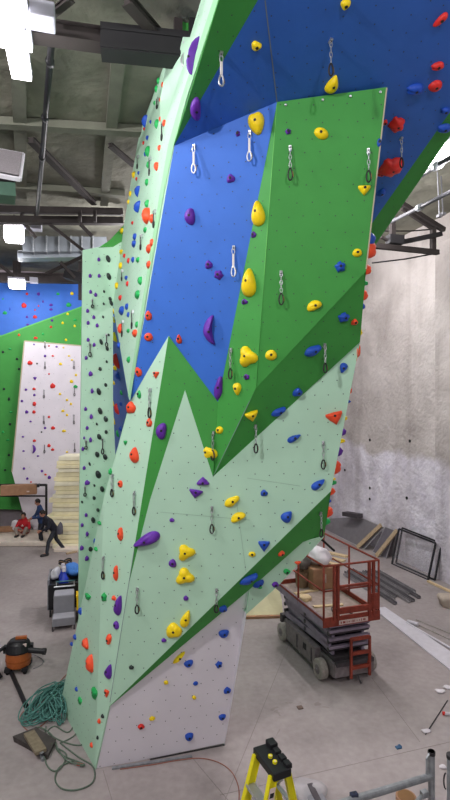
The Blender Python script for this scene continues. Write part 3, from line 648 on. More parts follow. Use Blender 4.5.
H_('p W 34 344.5 3 2;p R 45 356 3 3;p R 56.7 346.8 3 2;r R 52.8 356 3 2;r R 30 363 6 5;y R 60.5 364 4 3;d R 37 363.6 2 2;y R 69 356 3 2;y R 72 360 3 2;r R 49 346 2 2;y R 63.5 347.6 2 2;p A 35 378 4 4;y R 71.5 381.5 4 4;r R 52.7 386 6 6;r R 34 389 4 3;p R 26 389.6 3 3;y R 60 394 3 3;p R 34.4 395 3 3;r W 34.4 404 6 5 -20;p R 22 401 3 3;r R 34 412 4 4;p R 26.7 412 4 4;y R 67 400 3 3;y R 71 404 3 3;y R 63 411 4 3;y R 67 415 3 3;r O 49 417 3 3;p R 30.7 421.5 3 2;r R 53 428 5 4;p R 45 428 3 3;d O 41.6 432 2 2;y R 64 431 5 3;p O 23 436.7 3 2;r R 34.4 440.7 4 3;p C 33.8 449 5 10;r R 49 445.6 4 4;r R 52.7 449.6 4 3;p R 23.6 451 3 2;p R 38 456 3 2;y R 67 452 3 2;y R 70.7 455 3 3;g R 75.5 386.7 5 4;y R 76 375 3 3;p R 24 468.5 3 3;p R 27.3 478.5 3 3;r W 45.5 474.5 4 2;p R 49.3 477.4 4 4;p R 42 471 3 3;r R 31 482 2 2;r O 49 374 2 2', FW_)
ORD = ['first', 'second', 'third', 'fourth', 'fifth', 'sixth', 'seventh', 'eighth', 'ninth', 'tenth', 'eleventh', 'twelfth', 'thirteenth', 'fourteenth', 'fifteenth', 'sixteenth', 'seventeenth', 'eighteenth', 'nineteenth', 'twentieth']
TENS = {20: 'twenty', 30: 'thirty', 40: 'forty'}
def ordw(i):
    return ORD[i] if i < 20 else (TENS[(i+1)//10*10]+'-'+ORD[(i+1) % 10-1] if (i+1) % 10 else {30: 'thirtieth', 40: 'fortieth'}[i+1])
by = {}
for k, h in enumerate(HOLDS): by.setdefault((h[0], h[8]), []).append(k)
RANK = {}
for key, ks in by.items():
    for i, k in enumerate(sorted(ks, key=lambda q: HOLDS[q][3])): RANK[k] = (i, len(ks))
rng = random.Random(3)
for k, (c, kind, px, py, w_, h_, rot, pl, ph) in enumerate(HOLDS):
    o = ray(pl, px, py); u, v, n = frame(pl, o)
    def proj(q): return Vector((225+q.x/q.y*F, 400-(q.z-H)/q.y*F))
    p0 = proj(o); su = (proj(o+u*.01)-p0).length/.01; sv = (proj(o+v*.01)-p0).length/.01
    d = o.y; su = max(su, F/d*.38); sv = max(sv, F/d*.5)
    if pl[0] == 'F': w_, h_ = w_*.84, h_*.84
    wu, hv = (w_/su, h_/sv)
    hgt = min(.34*math.sqrt(wu*hv), .16)+.012
    if pl == 'K': hgt = min(hgt, .11)
    o = o-n*.004
    view = (Vector((0, 0, H))-o).normalized()
    o2 = o+(-view+n*(view.dot(n)))*hgt*.25*(1 if pl not in ('K', 'L1') else .6)   # keep the body centred where the photo shows it
    mb = MB(); small = w_*h_ < 26
    hold_mesh(mb, o2, u, v, n, wu*1.06, hv*1.06, rot, kind, HC[c], hgt, 10 if small else 20, rng)
    sz = 'large' if w_*h_ > 190 else ('medium' if w_*h_ > 55 else 'small')
    i, tot = RANK[k]
    where = f'the only {c} one there' if tot == 1 else (f'topmost {c} one there' if i == 0 else (f'lowest {c} one there' if i == tot-1 else f'{ordw(i)} {c} one down'))
    one_ = one(mb, 'climbing_hold', f'{sz} {kind} {c} climbing hold on the {ph}, {where}', 'climbing hold', f'climbing holds on the {ph}', True)
    if not small:
        b = MB(); q = o2+n*(hgt*.96)+v*hv*.05
        q2 = o2+n*hgt*.99+(v*math.cos(rot)-u*math.sin(rot))*hv*.056
        b.lathe(q2, n, [(.019, -.02), (.019, .002), (.012, .004)], DOT, 8); b.build('bolt', one_)

# holds that stick out past the tower's right-hand edge
EDGE = 'o 371.5 247 10 20;b 372.5 236 7 16;o 369.5 268 5 12;g 367.5 281 3 6;o 366 293 5 12;b 364 304 4 7;y 361.5 331 3 8;o 358.5 350 4 16;o 356 358 3 8;b 354 371 2 4;o 351 390 3 8;b 350 401 3 4;y 347 418 2 5;p 345 432 4 8;y 344.5 441 3 5;p 341.5 452 4 10;o 338.5 468 6 14;g 335.5 484 4 5;y 335 480 3 3;o 333 493 6 8;o 330.5 513 6 11;g 328.5 523 5 7;b 331 502 2 4'
es = EDGE.split(';')
chain_pts = [(VX['Q'][:2], FIX['Q']), (VX['S'][:2], FIX['S']), (VX['E'][:2], FIX['E']), (VX['GR'][:2], FIX['GR']), (VX['GB'][:2], FIX['GB'])]
ecount = {}
for s in es: ecount[s.split()[0]] = ecount.get(s.split()[0], 0)+1
eidx = {}
for s in sorted(es, key=lambda q: float(q.split()[2])):
    c, px, py, w_, h_ = s.split(); px, py, w_, h_ = map(float, (px, py, w_, h_)); cn = CODE[c]
    for (a, A), (b, B) in zip(chain_pts, chain_pts[1:]):
        if a[1] <= py <= b[1]:
            t = (py-a[1])/(b[1]-a[1]); q = A.lerp(B, t); break
    o = q+VY*.10; n = UX.copy(); v = (UP-n*UP.dot(n)).normalized(); u = v.cross(n).normalized()
    prj = 225+o.x/o.y*F; hgt = max(.045, (px+w_*.5-prj)/F*o.y/.96)
    mb = MB(); hold_mesh(mb, o-n*.01, u, v, n, max(.08, h_/F*o.y*.8), h_/F*o.y, 0, 'rounded', HC[cn], hgt, 12, rng)
    i = eidx.get(c, 0); eidx[c] = i+1
    wh = 'topmost' if i == 0 else ('lowest' if i == ecount[c]-1 else ordw(i))
    one(mb, 'climbing_hold', f"{cn} climbing hold poking past the tower's right edge, {wh} {cn} one there", 'climbing hold', "climbing holds past the tower's right edge", True)

# ------------------------------------------------------------------ quickdraws
def draw(px, y0, y1, style, lab, pl=None, out=.035, parts=True):
    pl = pl or find(px, y0)[0]; o = ray(pl, px, y0); u, v, n = frame(pl, o); L = (y1-y0)/F*o.y; top = o+n*out
    def pt(t, dx=0): return top+Vector((0, 0, -L*t))+u*dx
    r = empty('quickdraw', o, lab, 'quickdraw', 'quickdraws hanging on the climbing walls')
    mb = MB(); mb.rbox(o+n*.012, u*.018, v*.03, n*.012, STEEL, .3); mb.lathe(o+n*.02, n, [(.011, 0), (.011, .012), (.006, .016)], DKSTEEL, 8); mb.build('hanger', r)
    mb = MB()
    def link(c, l, w_, side, m, rad=.0055):
        s_ = u if side else n
        mb.tube([c+s_*math.sin(a)*w_+UP*math.cos(a)*l for a in [2*math.pi*i/12 for i in range(12)]], rad, m, 6, True)
    if style == 'chain':
        kk = max(3, int(L*.62/.05)); ll = L*.62/kk
        for i in range(kk): link(pt((i+.5)*.62/kk), ll*.66, .016, i % 2 == 0, STEEL)
        mb.build('chain', r, True)
    elif style == 'sling':
        mb.bar(pt(.22), pt(.72), .028, .014, SLING, up=n); link(pt(.12), L*.13, .02, True, STEEL)
        mb.build('sling', r)
    else:
        mb.bar(pt(.05), pt(.66), .022, .012, GALV, up=n); link(pt(.1), L*.1, .018, True, GALV); mb.build('sling', r)
    mb = MB(); c = pt(.84); cl = L*.185
    mb.tube([c+u*(math.sin(a)*.027*(1+.25*math.cos(a-math.pi)))+UP*math.cos(a)*cl for a in [2*math.pi*i/18 for i in range(18)]], .0105, DKSTEEL if style != 'sling' else STEEL, 6, True)
    cb = mb.build('carabiner', r, True)
    mb = MB(); mb.tube([c+u*.03+UP*cl*.45, c+u*.036-UP*cl*.4], .008, BRASS, 6); mb.build('gate', cb)
DR = [(221, 53, 83, 'sling', 'white sling quickdraw on the green overhang corner at the tower top'), (330.5, 40, 73, 'chain', 'chain quickdraw on the dark blue overhang above the green pillar', None, .03),
 (290, 148, 180, 'chain', 'chain quickdraw high on the green pillar front, left one', None), (368, 151, 182, 'chain', 'chain quickdraw high on the green pillar front, beside its right edge'),
 (401, 138, 165, 'chain', 'chain quickdraw on the dark blue overhang beside a big red hold'), (250, 133, 161, 'sling', 'white sling quickdraw hanging under the big yellow hold', 'Bl'),
 (194.5, 147, 173, 'sling', 'white sling quickdraw at the top of the light blue face', 'Bl'), (234, 248, 276, 'sling', 'pale sling quickdraw on the light blue face beside the pillar', 'Bl'),
 (281, 273, 304, 'chain', 'chain quickdraw halfway down the green pillar front'), (231.5, 350, 378, 'chain', 'chain quickdraw on the narrow green pillar side', 'Gs'),
 (324, 345, 371, 'chain', 'chain quickdraw on the right of the green pillar underside', 'Gd'), (255, 426, 451, 'chain', 'chain quickdraw below the lowest point of the pillar underside', 'Gd'),
 (323, 443, 468, 'chain', 'chain quickdraw near the right edge of the mint front'), (320, 513, 535, 'chain', 'chain quickdraw at the right end of the green undercut strip', 'G2'),
 (212, 508, 532, 'chain', 'chain quickdraw in the middle of the mint front'), (216.5, 590, 611, 'chain', 'chain quickdraw low on the mint front above the green strip', 'M'),
 (137.5, 589, 612, 'chain', 'chain quickdraw low on the mint front above the big purple holds', 'M'), (214, 433, 459, 'chain', 'chain quickdraw over the yellow hold at the pillar tip', 'Gs'),
 (151, 390, 417, 'chain', 'chain quickdraw highest on the mint left face', 'L'), (135.5, 493, 514, 'chain', 'chain quickdraw by the ridge of the mint left face', 'L'),
 (113.5, 476, 496, 'chain', 'chain quickdraw by the outer edge of the mint left face', 'L'), (104.5, 558, 578, 'chain', 'chain quickdraw lowest on the mint left face', 'L')]
for dd in DR:
    draw(*dd[:5], *(dd[5:] if len(dd) > 5 else ()))
SD = [('K', 'long mint side wall', '156 212 228;142.7 236 250;123.5 271 281;124 322 337;134 312 329;164 125 141;139 157 169;151.4 159 176;159 100 109'),
      ('N', 'rear mint wall', '92 300 308;106 335 347;89.5 344 357;102 439 454;85.5 441 449;84.5 487 496'),
      ('FW', 'far white wall', '44 390 398;44 416 424;44.5 445 453;74.5 388 396;74 415 424;74.7 443 452;45 342 348;45 362 369;74 361 369')]
for pl, ph, s in SD:
    L_ = sorted([tuple(map(float, q.split())) for q in s.split(';')], key=lambda q: q[1])
    for i, (px, y0, y1) in enumerate(L_):
        o = ray(pl, px, y0); u, v, n = frame(pl, o); LL = (y1-y0)/F*o.y; mb = MB(); m = DKSTEEL
        t = o+n*.04; mb.rbox(o+n*.02, u*.02, v*.03, n*.02, STEEL, .2); mb.bar(t, t-UP*LL*.65, .022, .015, LIFTDK, up=n)
        c = t-UP*LL*.82; mb.tube([c+u*math.sin(a)*.026+UP*math.cos(a)*LL*.18 for a in [2*math.pi*k/12 for k in range(12)]], .013, m, 6, True)
        one(mb, 'quickdraw', f'small dark quickdraw on the {ph}, '+('topmost one there' if i == 0 else 'lowest one there' if i == len(L_)-1 else f'{ordw(i)} one down'), 'quickdraw', 'quickdraws hanging on the climbing walls')

# ------------------------------------------------------------------ scissor lift
def loc(O, yaw):
    c, s = math.cos(yaw), math.sin(yaw)
    return (lambda x, y, z=0.0: Vector((O[0]+x*c-y*s, O[1]+x*s+y*c, z+(O[2] if len(O) > 2 else 0)))), Vector((c, s, 0)), Vector((-s, c, 0))
LQ, lx, ly = loc((2.455, 10.635), math.atan2(.317, .95))
lift = empty('scissor_lift', LQ(0, .88), 'orange-red and grey scissor lift parked behind the climbing tower', 'scissor lift')
def lbox(mb, x0, x1, y0, y1, z0, z1, m, r=.12): mb.rbox(LQ((x0+x1)/2, (y0+y1)/2, (z0+z1)/2), lx*(x1-x0)/2, ly*(y1-y0)/2, UP*(z1-z0)/2, m, r)
mb = MB(); lbox(mb, -.45, .45, -.30, 2.05, .14, .42, LIFTGREY); lbox(mb, -.58, -.44, .22, 1.6, .12, .52, LIFTGREY); lbox(mb, .44, .58, .22, 1.6, .12, .52, LIFTGREY)
lbox(mb, -.44, .44, -.36, -.28, .16, .40, LIFTGREY); lbox(mb, -.42, .42, -.40, -.3, .38, .46, LIFTDK); lbox(mb, -.5, .5, 1.95, 2.1, .3, .5, LIFTDK); lbox(mb, -.40, .40, -.25, 2.0, .42, .50, LIFTDK); mb.build('chassis', lift)
mb = MB(); lbox(mb, -.592, -.578, .6, .72, .3, .42, DOT); lbox(mb, -.592, -.578, 1.0, 1.04, .18, .46, LIFTDK); lbox(mb, -.592, -.578, .34, .37, .18, .46, LIFTDK); mb.build('side_door', lift)
for x in (-.56, .56):
    for y in (0, 1.77):
        mb = MB(); c = LQ(x-(.08 if x > 0 else -.08)*0, y, .2)
        sgn = 1 if x > 0 else -1
        mb.lathe(c-lx*.075*1, lx, [(.13, -.002), (.185, 0), (.2, .02), (.2, .13), (.185, .15), (.13, .152)], TYRE, 24)
        wl = mb.build('wheel', lift)
        mb = MB(); a = c+lx*sgn*.078; mb.lathe(a, lx*sgn, [(.10, -.01), (.09, .006), (.04, .012), (.03, .03)], LIFTGREY, 16); mb.build('hub', wl)
# folded scissor arms: crossing beams in each tier
for k, (z0, z1) in enumerate(((.54, .70), (.70, .86), (.86, 1.02), (1.02, 1.13))):
    mb = MB()
    for x in (-.42, .42):
        a, b_ = (-.12, 1.92)
        if k % 2: mb.bar(LQ(x, a, z0+.02), LQ(x, b_, z1-.02), .06, .12, LILAC); mb.bar(LQ(x*.82, a, z1-.02), LQ(x*.82, b_, z0+.02), .06, .12, LILAC)
        else: mb.bar(LQ(x, a, z1-.02), LQ(x, b_, z0+.02), .06, .12, LILAC); mb.bar(LQ(x*.82, a, z0+.02), LQ(x*.82, b_, z1-.02), .06, .12, LILAC)
    for y in (-.12, .9, 1.92): mb.tube([LQ(-.46, y, (z0+z1)/2), LQ(.46, y, (z0+z1)/2)], .045, LIFTDK, 10)
    mb.bar(LQ(-.46, -.16, z1-.03), LQ(.46, -.16, z1-.03), .07, .05, LILAC)
    mb.build('scissor_arm', lift)
mb = MB(); mb.tube([LQ(0, .2, .55), LQ(0, 1.3, .95)], .06, LIFTDK, 12); mb.tube([LQ(0, 1.2, .92), LQ(0, 1.8, 1.1)], .035, STEEL, 12); mb.build('hydraulic_ram', lift)
mb = MB(); lbox(mb, -.63, .63, -.24, 2.0, 1.13, 1.20, LIFTDK); mb.build('deck_frame', lift)
mb = MB(); lbox(mb, -.61, .61, -.22, 1.98, 1.19, 1.225, DUSTY, .3); mb.build('deck', lift)
mb = MB(); lbox(mb, -.65, .65, -.27, -.24, 1.13, 1.32, LIFTRED); lbox(mb, -.65, .65, 1.98, 2.01, 1.13, 1.32, LIFTRED); lbox(mb, .62, .65, -.25, 2.0, 1.13, 1.32, LIFTRED); lbox(mb, -.65, -.62, -.25, 2.0, 1.13, 1.32, LILAC); lbox(mb, -.655, -.62, -.25, 2.0, 1.27, 1.32, LIFTRED); mb.build('toe_board', lift)
mb = MB(); lbox(mb, -.30, .36, -.276, -.268, 1.15, 1.235, LABELW, .1)
rr = random.Random(5)
for i in range(13):      # worn print, unreadable in the photograph
    x = -.27+.046*i+rr.uniform(-.01, .01); h_ = rr.uniform(.02, .05); lbox(mb, x, x+rr.uniform(.01, .028), -.279, -.275, 1.193-h_/2, 1.193+h_/2, LABELR, .05)
tag(mb.build('nameplate', lift), 'worn white plate with faded reddish print')
def rail(name, pts, r=.02, m=LIFTRED): mb = MB(); mb.tube(pts, r, m, 8); mb.build(name, lift, True)
ZT = 2.34; ZM = 1.84
for x in (-.63, .63):
    rail('top_rail', [LQ(x, -.25, ZT), LQ(x, 2.0, ZT)], .022, BEAM if False else LIFTRED); rail('middle_rail', [LQ(x, -.25, ZM), LQ(x, 2.0, ZM)], .018)
    for y in (-.25, .86, 2.0): rail('rail_post', [LQ(x, y, 1.2), LQ(x, y, ZT)], .022)
rail('top_rail', [LQ(-.63, -.25, ZT), LQ(-.4, -.27, ZT+.0), LQ(.4, -.27, ZT), LQ(.63, -.25, ZT)], .022)
rail('middle_rail', [LQ(-.63, -.25, ZM), LQ(.63, -.25, ZM)], .018)
rail('top_rail', [LQ(-.63, 2.0, ZT), LQ(.63, 2.0, ZT)], .022); rail('middle_rail', [LQ(-.63, 2.0, ZM), LQ(.63, 2.0, ZM)], .018)
mb = MB()
for x in (-.40, -.32, .40, .50): mb.bar(LQ(x, -.26, 1.25), LQ(x, -.26, ZT), .055, .05, LIFTRED, up=lx)
mb.bar(LQ(-.36, -.26, 1.42), LQ(.45, -.26, 1.42), .04, .12, LIFTRED); mb.bar(LQ(-.36, -.26, 1.9), LQ(.45, -.26, 1.9), .04, .05, LIFTRED)
mb.rbox(LQ(.54, -.26, 1.52), lx*.1, ly*.015, UP*.16, LIFTRED); mb.build('gate', lift)
mb = MB()
for x in (-.12, .30): mb.bar(LQ(x, -.42, .14), LQ(x, -.42, .92), .05, .04, LIFTRED, up=lx)
for z in (.34, .62, .90): mb.bar(LQ(-.12, -.42, z), LQ(.30, -.42, z), .05, .06, LIFTRED)
mb.bar(LQ(-.1, -.42, .4), LQ(-.1, -.28, .4), .04, .04, LIFTRED); mb.bar(LQ(.28, -.42, .4), LQ(.28, -.28, .4), .04, .04, LIFTRED); mb.build('access_ladder', lift)
mb = MB(); mb.tube([LQ(.05, -.40, .17), LQ(.05, -.44, .10), LQ(.08, -.46, .03)], .018, LIFTDK, 6); mb.build('drag_chain', lift)
# load on the deck
def bagmesh(c, sx, sy, sz, m, seed):
    r = random.Random(seed); mb = MB(); mb.ball((0, 0, 0), 1, m, sx, sy, sz, 16, 10); ph = [r.uniform(0, 6) for _ in range(6)]
    for i, p in enumerate(mb.v):
        k = 1+.13*math.sin(p.x/sx*4+ph[0]+p.z/sz*2)+.12*math.sin(p.y/sy*5+ph[1])+.08*math.sin(p.z/sz*6+ph[2]); q = p*k
        q.z = max(q.z, -sz*.75); mb.v[i] = Vector(c)+q
    return mb
one(bagmesh(LQ(.30, 1.62, 1.885), .30, .25, .22, BAGW, 4), 'white_bag', 'crumpled white bag on top of the boxes on the lift deck', 'bag', smooth=True)
mb = MB(); mb.rbox(LQ(.28, 1.62, 1.475), lx*.30, ly*.30, UP*.245, CARD, .1); mb.bar(LQ(.28, 1.31, 1.6), LQ(.28, 1.31, 1.4), .08, .01, LABELW, up=lx); one(mb, 'cardboard_box', 'brown box on the lift deck under the white bag', 'box')
bk_ = empty('tan_bucket', LQ(-.12, 1.7, 1.226), 'tan bucket standing at the back of the lift deck', 'bucket')
mb = MB(); mb.lathe(LQ(-.12, 1.7, 1.226), UP, [(.13, 0), (.16, .34), (.17, .36), (.15, .36), (.12, .02)], TANB, 20); mb.build('body', bk_)
mb = MB(); mb.tube([LQ(-.12+.165*math.cos(a), 1.7, 1.226+.34+.14*math.sin(a)) for a in [math.pi*i/10 for i in range(11)]], .006, STEEL, 6); mb.build('handle', bk_)
mb = MB(); mb.tube([LQ(-.30+.9*t, 1.75-.35*t+.08*math.sin(9*t), 2.36+.20*math.sin(math.pi*t)-.30*t) for t in [i/20 for i in range(21)]], .028, RUBBER, 8)
one(mb, 'black_hose', 'thick black hose arching over the white bag on the lift', 'hose', smooth=True)
mb = bagmesh(LQ(-.1, 1.66, 1.78), .17, .15, .16, mat('grey_rag', (96, 90, 86), .9), 9); one(mb, 'grey_rag', 'grey rag bundle stuffed in the tan bucket on the lift', 'rag', smooth=True)
rr = random.Random(8)
for i, (x0, y0, x1, y1, lb) in enumerate(((-.5, 1.3, .1, 1.35, 'loose timber strip lying across the lift deck, rear one'), (-.45, .5, .2, .42, 'loose timber strip lying across the lift deck, front one'))):
    mb = MB(); mb.bar(LQ(x0, y0, 1.24), LQ(x1, y1, 1.24), .09, .025, LUMBER); one(mb, 'timber_strip', lb, 'plank')
for i, (x, y, lb) in enumerate(((-.42, .95, 'pale rubble heap on the lift deck near its left rail'),)):
    one(bagmesh(LQ(x, y, 1.26), .14, .16, .06, LUMBER, 12), 'rubble_heap', lb, 'rubble', smooth=True)
mb = MB(); pts = [LQ(-.2+.35*t, .15+.2*math.sin(5*t), 1.24) for t in [i/16 for i in range(17)]]; mb.tube(pts, .008, RUBBER, 6); one(mb, 'electrical_cable', 'thin black cable curling on the front of the lift deck', 'cord', smooth=True)
# lumber behind the lift
for i, (x, y, lb) in enumerate(((292, 560, 'pale board on the floor behind the lift, nearest of four'), (296, 556, 'pale board on the floor behind the lift, second of four'), (300, 552, 'pale board on the floor behind the lift, third of four'), (304, 548, 'pale board on the floor behind the lift, farthest of four'))):
    a = G(x, y); b_ = a+VY*-1.5+UX*1.0; mb = MB(); mb.bar(a+UP*.03-(b_-a)*.3, b_+UP*.03, .2, .05, LUMBER); one(mb, 'board', lb, 'board', 'boards behind the lift')

# cream pad piece standing behind the tower base
pad = MB(); a = G(244, 618); b_ = G(283, 617); d_ = (b_-a).normalized(); up2 = (UP+VY*.55).normalized(); nn = d_.cross(up2).normalized(); L_ = (b_-a).length
prof = [(0, 0), (1, 0), (1.04, .35), (1.0, .62), (.88, .86), (.7, .98), (.3, 1.0), (0, .95)]
fr = [a+d_*x*L_+up2*y*1.15+UP*.04 for x, y in prof]; bk2 = [p+(-nn if nn.y < 0 else nn)*.10 for p in fr]; k = len(fr)
pad.add(fr+bk2, [tuple(range(k)), tuple(range(k, 2*k))[::-1]]+[(i, (i+1) % k, k+(i+1) % k, k+i) for i in range(k)], CREAM)
pr = empty('foam_pad', a, 'cream foam pad with a rounded corner leaning behind the tower base', 'pad')
pad.build('foam', pr)
mb = MB(); mb.bar(a+UP*.03-d_*.1, b_+UP*.03+d_*.15, .16, .06, CARD); mb.build('base_board', pr)
mb = MB(); q = fr[0].lerp(fr[2], .75)+up2*.3; mb.lathe(q-(-nn if nn.y < 0 else nn)*.006, nn, [(.03, -.01), (.025, .01)], DOT, 10); mb.build('eyelet', pr)

# ------------------------------------------------------------------ yellow step ladder
LH = 2.36
A0, B0 = AT(263, 745, LH), AT(281, 767.5, LH); ax = (B0-A0).normalized(); ax.z = 0; ax.normalize(); fx = Vector((ax.y, -ax.x, 0))   # fx: towards the steps
if fx.x > 0: fx = -fx
C0 = (A0+B0)/2; hl = (B0-A0).length/2+.012
lad = empty('step_ladder', (C0.x, C0.y, 0), 'yellow fibreglass step ladder with a black top cap in the foreground', 'ladder')
mb = MB(); cz = LH-.05
mb.rbox(Vector((C0.x, C0.y, cz)), ax*(hl+.02), fx*.09, UP*.035, BLACK, .3)
for t in (-.75, -.25, .3, .8): mb.rbox(Vector((C0.x, C0.y, LH-.01))+ax*hl*t-fx*.08, ax*.035, fx*.03, UP*.022, BLACK, .3)
mb.rbox(Vector((C0.x, C0.y, LH))+ax*hl*-.8-fx*.08, ax*.05, fx*.04, UP*.03, BLACK, .3)
capo = mb.build('top_cap', lad)
for t in (-.05, .42):
    mb = MB(); q = Vector((C0.x, C0.y, LH+.001))+ax*hl*t+fx*.01; mb.lathe(q, UP, [(.021, -.02), (.021, .003)], LADY, 12); mb.lathe(q+ax*.008, UP, [(.009, .002), (.008, .006)], LABELW, 8); mb.build('cap_hole', capo)
def railpt(side, front, z):      # flaring rails
    t = (LH-z)/LH
    return Vector((C0.x, C0.y, z))+ax*side*(hl-.03+.12*t)+fx*((.055+.62*t) if front else -(.055+.50*t))
for side in (-1, 1):
    for front in (1, 0):
        mb = MB(); a, b_ = railpt(side, front, LH-.06), railpt(side, front, .03); w_ = .075 if front else .06
        mb.bar(a, b_, .028, w_, LADY, up=fx); mb.bar(a+ax*side*-.0+fx*w_*.45, b_+fx*w_*.45, .05, .008, LADY, up=fx); mb.bar(a-fx*w_*.45, b_-fx*w_*.45, .05, .008, LADY, up=fx)
        ro = mb.build('front_rail' if front else 'rear_rail', lad)
        mb = MB(); mb.rbox(b_+UP*.0, ax*.03, fx*.05, UP*.03, RUBBER); mb.build('foot', ro)
        if side == 1 and front:
            mb = MB(); p, p2 = railpt(1, 1, LH-.14), railpt(1, 1, LH-.46); off = ax*.028
            mb.bar(p+off, p2+off, .06, .004, LABELW, up=ax) if False else mb.box((p+p2)/2+ax*.031, (p-p2)/2, fx*.028, ax*.002, LABELW)
            q = p.lerp(p2, .18)+ax*.033
            mb.box(q, fx*.02, (p-p2).normalized()*.02, ax*.001, LABELK); mb.box(q-UP*.045, fx*.012, (p-p2).normalized()*.012, ax*.001, LABELK)
            for i in range(4): mb.box(p.lerp(p2, .45+.1*i)+ax*.033, fx*.018, UP*.006, ax*.001, GALV)
            tag(mb.build('safety_label', ro), 'white safety sticker with black marks')
for i in range(7):
    z = LH-.32-.29*i
    if z < .1: break
    mb = MB(); a, b_ = railpt(-1, 1, z), railpt(1, 1, z); mb.bar(a, b_, .085, .025, ALU); mb.bar(a+fx*.03-UP*.01, b_+fx*.03-UP*.01, .01, .04, ALU); mb.build('step', lad)
for z in (LH-.40, LH-1.1, LH-1.8):
    mb = MB(); mb.bar(railpt(-1, 0, z), railpt(1, 0, z), .03, .02, ALU); mb.build('rear_bar', lad)
for side in (-1, 1):
    mb = MB(); mb.bar(railpt(side, 1, LH-.62), railpt(side, 0, LH-.50), .02, .012, ALU); mb.build('spreader', lad)
    mb = MB(); mb.bar(railpt(side, 0, LH-.10), railpt(-side, 0, LH-.42), .022, .008, ALU); mb.build('brace', lad) if side == 1 else None

# ------------------------------------------------------------------ scaffold end frame bottom right
sc = empty('scaffold_frame', P(431, 900, 4.35), 'galvanised scaffold frame at the bottom right corner', 'scaffold')
sc.location.z = 0; ORG[sc.name] = tuple(sc.location)
pT = P(431.5, 751, 4.4); tb = P(431.5, 776, 4.4); far_ = P(356, 799, 4.05); far2 = far_+(far_-tb)*.35
mb = MB(); mb.tube([Vector((pT.x, pT.y, 0.02)), pT], .028, GALV, 12); mb.tube([pT-UP*.03, pT+UP*.0], .031, DKSTEEL, 12); mb.build('post', sc)
mb = MB(); mb.tube([Vector((far2.x, far2.y, .02)), far2+UP*.0], .024, GALV, 12); mb.build('post', sc)
mb = MB(); mb.tube([tb, far2], .029, GALV, 12); mb.build('ledger', sc)
mb = MB(); mb.tube([tb-UP*.9, far2-UP*.9], .024, GALV, 12); mb.build('ledger', sc)
mb = MB(); o_ = (far2-tb).normalized()*.055
mb.tube([tb+o_*.3-UP*.04, tb+o_+UP*.02, pT+o_-UP*.05, pT+o_*.6-UP*.02, pT-UP*.05], .010, GALV, 8); mb.build('locking_hook', sc)
mb = MB(); q = tb-UP*.13+o_*1.5; mb.rbox(q, (far2-tb).normalized()*.035, VY*.025, UP*.025, GALV, .3); mb.tube([q, q+o_*2-UP*.06], .018, GALV); mb.build('clamp', sc)
mb = MB(); q = P(406, 796, 4.45); mb.tube([Vector((q.x, q.y, .01)), q], .085, CARD, 20); mb.tube([q-UP*.1, q+UP*.004], .07, mat('tube_end', (128, 94, 60), .9), 20)
one(mb, 'cardboard_tube', 'brown cardboard tube standing just behind the scaffold pipe', 'tube')
mb = MB(); q = P(354, 799, 4.05); mb.rbox(q+UP*.03, UX*.03, VY*.02, UP*.018, mat('navy_clip', (40, 46, 70), .6), .3); mb.bar(q-UP*.005, q+UP*.05, .012, .012, BLACK); one(mb, 'dark_clip', 'dark clip sitting on the lower end of the scaffold pipe', 'clip')
mb = MB(); q = P(449, 757, 4.3); mb.tube([Vector((q.x+.02, q.y, .01)), q+Vector((.02, 0, 0))], .036, GALV, 12); mb.tube([q+Vector((.02, 0, -.01)), q+Vector((.02, 0, .02))], .04, DKSTEEL, 12); one(mb, 'steel_post', 'grey steel post cut off by the right edge', 'post', smooth=False)
mb = MB(); mb.tube([P(446+2.2*math.sin(a), 781-8*math.cos(a), 4.24) for a in [math.pi+math.pi*i/10 for i in range(11)]], .006, DKSTEEL, 6); one(mb, 'wire_loop', 'thin wire loop hanging beside the grey steel post', 'wire', smooth=True)

# ------------------------------------------------------------------ wet and dry vacuum
VQ, vx, vy = loc(tuple(G(18.5, 670)), math.radians(12))
vac = empty('shop_vacuum', VQ(0, 0), 'orange and black shop vacuum standing on the floor left', 'vacuum cleaner')
mb = MB(); mb.lathe(VQ(0, 0, .10), UP, [(.19, 0), (.235, .03), (.25, .12), (.25, .30), (.24, .32)], ORANGE, 28); mb.lathe(VQ(0, 0, .24), UP, [(.256, 0), (.256, .03)], mat('vac_band', (150, 78, 30), .6), 28); mb.build('drum', vac, False)
mb = MB(); mb.lathe(VQ(0, 0, .42), UP, [(.262, 0), (.268, .03), (.25, .08), (.22, .16), (.17, .21), (.06, .23)], BLACK, 28); mb.rbox(VQ(0, -.06, .6), vx*.16, vy*.09, UP*.06, BLACK, .4)
for s_ in (-1, 1): mb.rbox(VQ(.26*s_, 0, .46), vx*.03, vy*.06, UP*.07, BLACK, .3)
hd = mb.build('motor_head', vac)
mb = MB(); mb.rbox(VQ(.06, -.02, .68), vx*.11, vy*.035, UP*.03, ORANGE, .4); mb.bar(VQ(-.04, -.02, .62), VQ(-.04, -.02, .69), .03, .03, ORANGE, up=vx); mb.bar(VQ(.15, -.02, .62), VQ(.15, -.02, .69), .03, .03, ORANGE, up=vx); mb.build('carry_handle', hd)
mb = MB(); mb.rbox(VQ(.12, -.15, .57), vx*.06, vy*.02, UP*.03, LABELW, .3); mb.build('switch_plate', hd)
for a in range(4):
    q = VQ(.24*math.cos(a*math.pi/2+.7), .24*math.sin(a*math.pi/2+.7), 0); mb = MB(); mb.rbox(q+UP*.10, vx*.06, vy*.06, UP*.04, BLACK, .3); mb.ball(q+UP*.045, .045, RUBBER); mb.build('caster_foot', vac)
mb = MB(); pts = [VQ(-.26, -.05, .52), VQ(-.36, -.12, .48), VQ(-.40, -.2, .3), VQ(-.33, -.30, .12), VQ(-.27, -.36, .06)]; mb.tube(pts, .04, BLACK, 10); mb.build('hose', vac, True)
